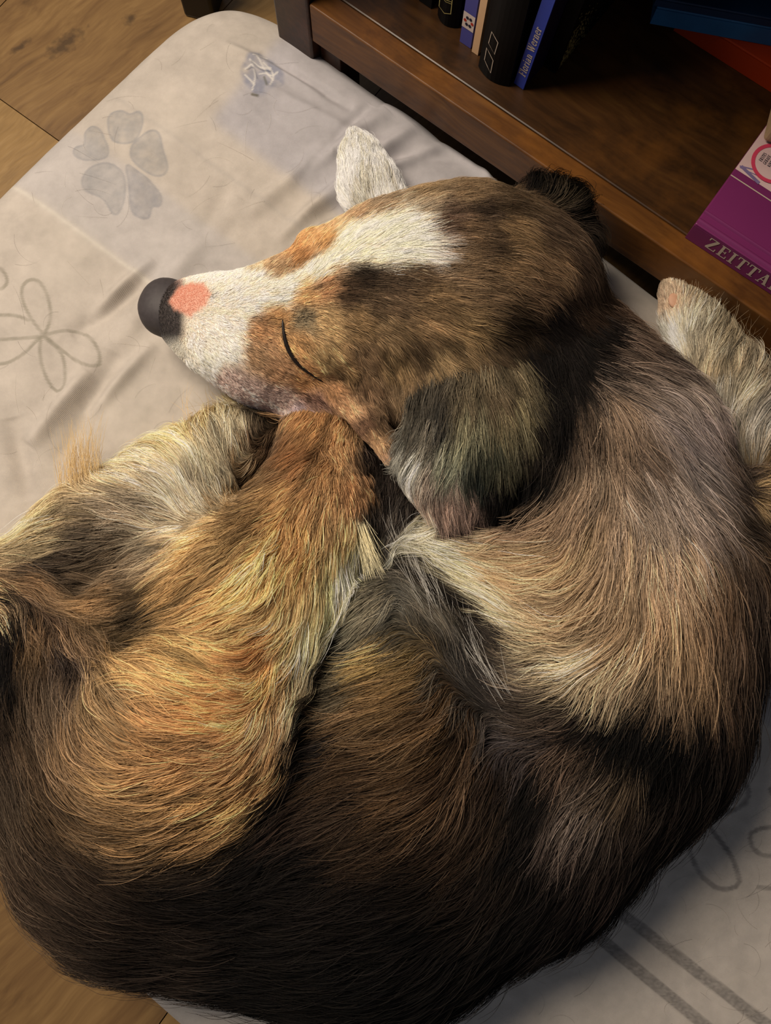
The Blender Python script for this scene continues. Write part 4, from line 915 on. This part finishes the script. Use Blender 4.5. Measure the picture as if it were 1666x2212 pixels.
ang0 = .11 * locka + rng.normal(0, .07, NF) + .35 * vnoise(px0[:, 0] / 70, px0[:, 1] / 70, 51) + np.where(guard, rng.normal(0, .2, NF), 0)
curl = (.16 * lockb + rng.normal(0, .10, NF))
ca_, sa_ = None, None
p = root.copy(); step = (Ln / (KP - 1))
lift_tot = np.where(lay == 1, .08, .12) * Ln * (1 + .35 * lockv) * rng.uniform(.5, 1.3, NF) + .0006
lift_tot = np.where(guard, lift_tot * 1.5, lift_tot); lift_tot = np.where(lay == 3, lift_tot * 1.9, lift_tot)
ang0 = np.where(lay == 3, ang0 + rng.normal(0, .22, NF), ang0)
for k in range(1, KP):
    s_ = k / (KP - 1)
    f_ = look_all(lay, project(p))
    an = ang0 * (.6 + .4 * s_) + curl * s_
    dx = f_[:, 3] * np.cos(an) - f_[:, 4] * np.sin(an); dy = f_[:, 3] * np.sin(an) + f_[:, 4] * np.cos(an)
    n = grad(p)
    t = np.stack([dx, -dy, np.full(NF, -.12)], 1)
    t -= n * (t * n).sum(1, keepdims=True)
    t += np.array([0, 0, -.15]) * (np.linalg.norm(t, axis=1, keepdims=True) < .35)
    t /= np.linalg.norm(t, axis=1, keepdims=True) + 1e-9
    p = p + t * step[:, None]
    d_ = samp(SDF, p)
    tgt = lift_tot * math.sin(min(s_ * 1.25, 1) * PI / 2)
    p = p + n * np.clip(tgt - d_, -.0015, .006)[:, None]
    p[:, 2] = np.maximum(p[:, 2], .0755)
    PT[:, k] = p
# locks draw together towards the tip
s_ = np.linspace(0, 1, KP) ** 1.3
off0 = root - root[rep]
pull = (np.where(lay == 1, .22, .38) * np.clip(Ln / .02, .3, 1))[:, None, None] * s_[None, :, None]
pull = pull * (Ln[:, None, None] > .004)
same = (np.linalg.norm(off0, axis=1) < .009)[:, None, None]
lead = PT[rep] + off0[:, None, :] * (1 - .65 * s_[None, :, None])
PT = np.where(same, PT * (1 - pull) + lead * pull, PT)
def make_hairs(name, PT, col, rad, mat, parent, taper=.25):
    n, k = PT.shape[:2]
    hc = bpy.data.hair_curves.new(name); hc.add_curves([k] * n)
    P_ = (PT - DORG).astype(np.float32)
    hc.attributes['position'].data.foreach_set('vector', P_.ravel()) if 'position' in hc.attributes else hc.position_data.foreach_set('vector', P_.ravel())
    ra = hc.attributes.get('radius') or hc.attributes.new('radius', 'FLOAT', 'POINT')
    tp = 1 - (1 - taper) * np.linspace(0, 1, k) ** 2
    ra.data.foreach_set('value', (np.asarray(rad)[:, None] * tp[None]).astype(np.float32).ravel())
    c4 = hc.attributes.new('coat', 'FLOAT_COLOR', 'CURVE')
    cc = np.ones((n, 4), np.float32); cc[:, :3] = col; c4.data.foreach_set('color', cc.ravel())
    hc.materials.append(mat); hc.update_tag()
    return link(bpy.data.objects.new(name, hc), parent)
m = bpy.data.materials.new('dog_hair'); m.use_nodes = True; N, L = m.node_tree.nodes, m.node_tree.links
N.remove(N['Principled BSDF']); at = N.new('ShaderNodeAttribute'); at.attribute_name = 'coat'
df = N.new('ShaderNodeBsdfDiffuse'); L.new(at.outputs['Color'], df.inputs['Color'])
hr = N.new('ShaderNodeBsdfHair'); hr.component = 'Reflection'; hr.inputs['RoughnessU'].default_value = .30; hr.inputs['RoughnessV'].default_value = .6
hmix = N.new('ShaderNodeMix'); hmix.data_type = 'RGBA'; hmix.inputs[0].default_value = .14; L.new(at.outputs['Color'], hmix.inputs[6]); hmix.inputs[7].default_value = (.55, .52, .5, 1)
L.new(hmix.outputs[2], hr.inputs['Color'])
ms = N.new('ShaderNodeMixShader'); ms.inputs[0].default_value = .10; L.new(df.outputs[0], ms.inputs[1]); L.new(hr.outputs[0], ms.inputs[2])
L.new(ms.outputs[0], N['Material Output'].inputs['Surface'])
m_hair = m
rad = np.where(lay == 1, .00011, np.where(Ln > .02, .00015, .00013)) * rng.uniform(.7, 1.3, NF)
# stray hairs that hit the nose are dropped
keep = np.linalg.norm(PT[:, -1] - nose_c, axis=1) > .020
groups = [('fur', lay != 1), ('head_fur', lay == 1)]
fur = make_hairs('fur', PT[keep & (lay != 1)], np.clip(colr[keep & (lay != 1)] * ALB, .002, .95), rad[keep & (lay != 1)], m_hair, dog)
mk = keep & (lay == 1)
hfur = make_hairs('head_fur', PT[mk], np.clip(colr[mk] * ALB, .002, .95), rad[mk], m_hair, dog)
for o in (fur, hfur): tag(o, kind='stuff')
tag(fur, 'long wavy brown, black and cream coat'); tag(hfur, 'short brown and white hair of the head')

# ------------------------------------------------------------------ dog: nose, eye, whiskers, claws
m_nose = flat('nose_leather', '403b3c', .58, .3, .12, 300)
nb_, nl_ = 36, 24
ndir = nrm(W(345, 660, .118) - W(480, 705, .124)); ndir = nrm(ndir * [1, 1, .3])
nz_ = nrm(Z3 - ndir * (Z3 @ ndir)); nx_ = np.cross(ndir, nz_)
V = []
nc = W(366, 667, .122) 
for i in range(nl_ + 1):
    th = PI * i / nl_
    for j in range(nb_):
        ph = 2 * PI * j / nb_
        a_, b_, c_ = math.cos(th), math.sin(th) * math.cos(ph), math.sin(th) * math.sin(ph)
        rr = 1.0
        # nostrils at the front sides, a groove down the middle
        for sgn in (-1, 1):
            g = ((b_ - sgn * .55) / .2) ** 2 + ((c_ + .05) / .24) ** 2
            if a_ > 0: rr -= .28 * math.exp(-g)
        rr -= .07 * math.exp(-(b_ / .08) ** 2) * (a_ > 0) * (1 if c_ < .35 else 0)
        se = lambda v, e: math.copysign(abs(v) ** e, v)
        V.append(nc + ndir * (.0245 * se(a_, .8) * rr) + nx_ * (.0242 * se(b_, .9) * rr) + nz_ * (.0195 * se(c_, .85) * rr))
F = [(i * nb_ + j, i * nb_ + (j + 1) % nb_, (i + 1) * nb_ + (j + 1) % nb_, (i + 1) * nb_ + j) for i in range(nl_) for j in range(nb_)]
mesh_obj('nose', V, F, m_nose, dog, smooth=True)
def tube(pts, radii, seg=8):
    P = [np.asarray(q, float) for q in pts]; V, F = [], []
    for i, q in enumerate(P):
        t = nrm(P[min(i + 1, len(P) - 1)] - P[max(i - 1, 0)]); u_ = nrm(np.cross(t, Z3) if abs(t[2]) < .95 else np.cross(t, [1, 0, 0])); v_ = np.cross(t, u_)
        for j in range(seg): a_ = 2 * PI * j / seg; V.append(q + radii[i] * (u_ * math.cos(a_) + v_ * math.sin(a_)))
    for i in range(len(P) - 1):
        for j in range(seg): F.append((i * seg + j, i * seg + (j + 1) % seg, (i + 1) * seg + (j + 1) % seg, (i + 1) * seg + j))
    F.append(tuple(range(seg))[::-1]); F.append(tuple((len(P) - 1) * seg + j for j in range(seg)))
    return V, F
m_lid = flat('eyelid_skin', '1c1512', .45)
eye = [hit(x, y) for x, y in cat([(611, 692), (614, 720), (622, 752), (640, 782), (662, 802), (698, 826)], 4)]
ne = len(eye); V, F = tube([e_ + Z3 * .0012 for e_ in eye], [.0004 + .0014 * math.sin(PI * i / (ne - 1)) ** .7 for i in range(ne)])
mesh_obj('eyelid', V, F, m_lid, dog, smooth=True)
m_claw = flat('claw_horn', '6a5848', .4)
# eyelashes, brow and muzzle whiskers, a few long stray hairs
hp, hcol, hrad = [], [], []
def strand(p0, dirv, ln, sag, col_, r_, curlv=0.0):
    d = nrm(dirv); sd = np.cross(d, Z3); P = []
    for k in range(KP):
        s = k / (KP - 1); q = np.asarray(p0) + d * ln * s + Z3 * (-sag * s * s) + sd * curlv * s * s; q[2] = max(q[2], .0765); P.append(q)
    hp.append(P); hcol.append(hexl(col_)); hrad.append(r_)
for i in range(46):
    e_ = eye[rng.integers(2, ne - 2)] + Z3 * .001
    strand(e_, [-.55 + rng.normal(0, .25), -.6 + rng.normal(0, .25), .5], rng.uniform(.004, .008), .002, '2a2018' if i % 3 else 'a89878', .00009)
for i in range(26):
    q = hit(650 + rng.normal(0, 12), 688 + rng.normal(0, 9)) + Z3 * .001
    strand(q, [.9 + rng.normal(0, .4), .4 + rng.normal(0, .5), .5], rng.uniform(.005, .012), .001, '1a1614', .00009)
for i in range(26):
    q = hit(rng.uniform(440, 540), rng.uniform(610, 650)); strand(q, [.9, rng.normal(0, .5), .5], rng.uniform(.002, .004), .0, '2a2420', .0001)
for (x, y) in [(452, 634), (457, 640), (450, 645), (520, 650), (400, 718), (405, 708), (470, 805), (430, 740), (500, 815), (520, 830)]:
    for k in range(4): strand(hit(x + rng.normal(0, 4), y + rng.normal(0, 4)), [.8, rng.normal(0, .7), .4], rng.uniform(.003, .007), 0, '26201c', .00011)
make_hairs('whiskers', np.array(hp), np.array(hcol), np.array(hrad), m_hair, dog)
hp, hcol, hrad = [], [], []
# fringe of long fine hair: feathering below the leg, tuft left of the other leg, wisps by the shelf
def hits(a_, b_, n, jx, jy):
    for i in range(n):
        t = rng.random(); 
        q = hit(a_[0] + (b_[0] - a_[0]) * t + rng.normal(0, jx), a_[1] + (b_[1] - a_[1]) * t + rng.normal(0, jy))
        if samp(SDF, q[None])[0] < .001: yield q
for q in hits((1480, 640), (1640, 830), 70, 8, 8): strand(q, [.45 + rng.normal(0, .25), .7 + rng.normal(0, .25), .5], rng.uniform(.02, .045), .012, '8c7c64', .00009, rng.normal(0, .006))
for q in hits((110, 1050), (200, 1035), 420, 14, 10): strand(q, [-.15 + rng.normal(0, .08), 1, .15], rng.uniform(.025, .06), .012, 'b49c72', .00013, rng.normal(0, .005))
for q in hits((250, 960), (420, 900), 160, 14, 8): strand(q, [-.5 + rng.normal(0, .3), .8, .3], rng.uniform(.015, .04), .012, 'c0a270', .00011, rng.normal(0, .010))
for q in hits((440, 890), (570, 890), 150, 14, 8): strand(q, [rng.normal(0, .4), .9, .35], rng.uniform(.012, .028), .01, '8c7850', .0001, rng.normal(0, .010))
for q in hits((770, 1080), (800, 1170), 90, 6, 12): strand(q, [.1 + rng.normal(0, .1), -1, .05], rng.uniform(.03, .055), .004, 'ece2bc', .00013, -.008 + rng.normal(0, .003))
for q in hits((870, 1190), (1100, 1530), 150, 14, 14): strand(q, [-.55 + rng.normal(0, .12), .8, .25], rng.uniform(.02, .045), .004, 'b4b0a8', .00011, rng.normal(.004, .003))
for q in hits((805, 1110), (700, 1320), 420, 12, 12): strand(q, [-.45 + rng.normal(0, .10), -.9, .12], rng.uniform(.03, .06), .006, ['c8b988', 'b8a878', 'd2c69c'][rng.integers(3)], .00013, rng.normal(0, .004))
for q in hits((1290, 785), (1420, 890), 260, 12, 10): strand(q, [.68 + rng.normal(0, .07), -.72, .10], rng.uniform(.03, .055), .004, ['d4c8c0', 'b8aca6', 'c8bcb0'][rng.integers(3)], .00012, rng.normal(0, .003))
make_hairs('feathering', np.array(hp), np.array(hcol) * ALB, np.array(hrad), m_hair, dog)
# paw pad and claws of the stretched leg
pp = hit(1456, 650)
V = []; F = []
for i in range(9):
    for j in range(14):
        th = PI * i / 8; ph = 2 * PI * j / 14
        V.append(pp + Z3 * (.0008 + .0022 * math.cos(th)) + np.array([.0052 * math.sin(th) * math.cos(ph), .0070 * math.sin(th) * math.sin(ph), 0]))
F = [(i * 14 + j, i * 14 + (j + 1) % 14, (i + 1) * 14 + (j + 1) % 14, (i + 1) * 14 + j) for i in range(8) for j in range(14)]
mesh_obj('paw_pad', V, F, flat('paw_pad_skin', 'c89c80', .6), dog, smooth=True)
# loose hairs on the sheet
PT2, c2 = [], []
for i in range(300):
    if i % 3: q = np.array([rng.uniform(0, 900), rng.uniform(20, 1000)])
    else: q = np.array([rng.uniform(1150, 1666), rng.uniform(1600, 2212)])
    an = rng.uniform(0, 2 * PI); ln = rng.uniform(25, 110); kv = rng.normal(0, 1.4); P = []
    for k in range(KP):
        w3 = W(q[0], q[1], CT - .008); P.append(w3); a_ = an + kv * k / KP; q = q + ln / KP * np.array([math.cos(a_), math.sin(a_)])
    P = np.array(P); ug = ((P[:, 0] - ctop[0]) * cl[1] - (P[:, 1] - ctop[1]) * cl[0]) / det; vg = (cu[0] * (P[:, 1] - ctop[1]) - cu[1] * (P[:, 0] - ctop[0])) / det
    if ug.min() < .02 or vg.min() < .02 or vg.max() > wid - .02: continue
    ii = np.round(np.interp(ug / LENC * 2 - 1, su, np.arange(nu))).astype(int); jj = np.round(np.interp(vg / wid * 2 - 1, sv, np.arange(nv))).astype(int)
    P[:, 2] = Zc[ii, jj] + .0006
    if samp(SDF, P).min() < .001: continue
    PT2.append(P); c2.append(hexl(['5a5048', '9a8c7c', 'd8d0c0', '7c6c5c'][rng.integers(4)]))
sh = make_hairs('shed_hair', np.array(PT2), np.array(c2), np.full(len(PT2), .00004), m_hair, None)
sh.location = DORG
tag(sh, 'fine loose dog hairs scattered over the grey flowered sheet', 'hair', kind='stuff')
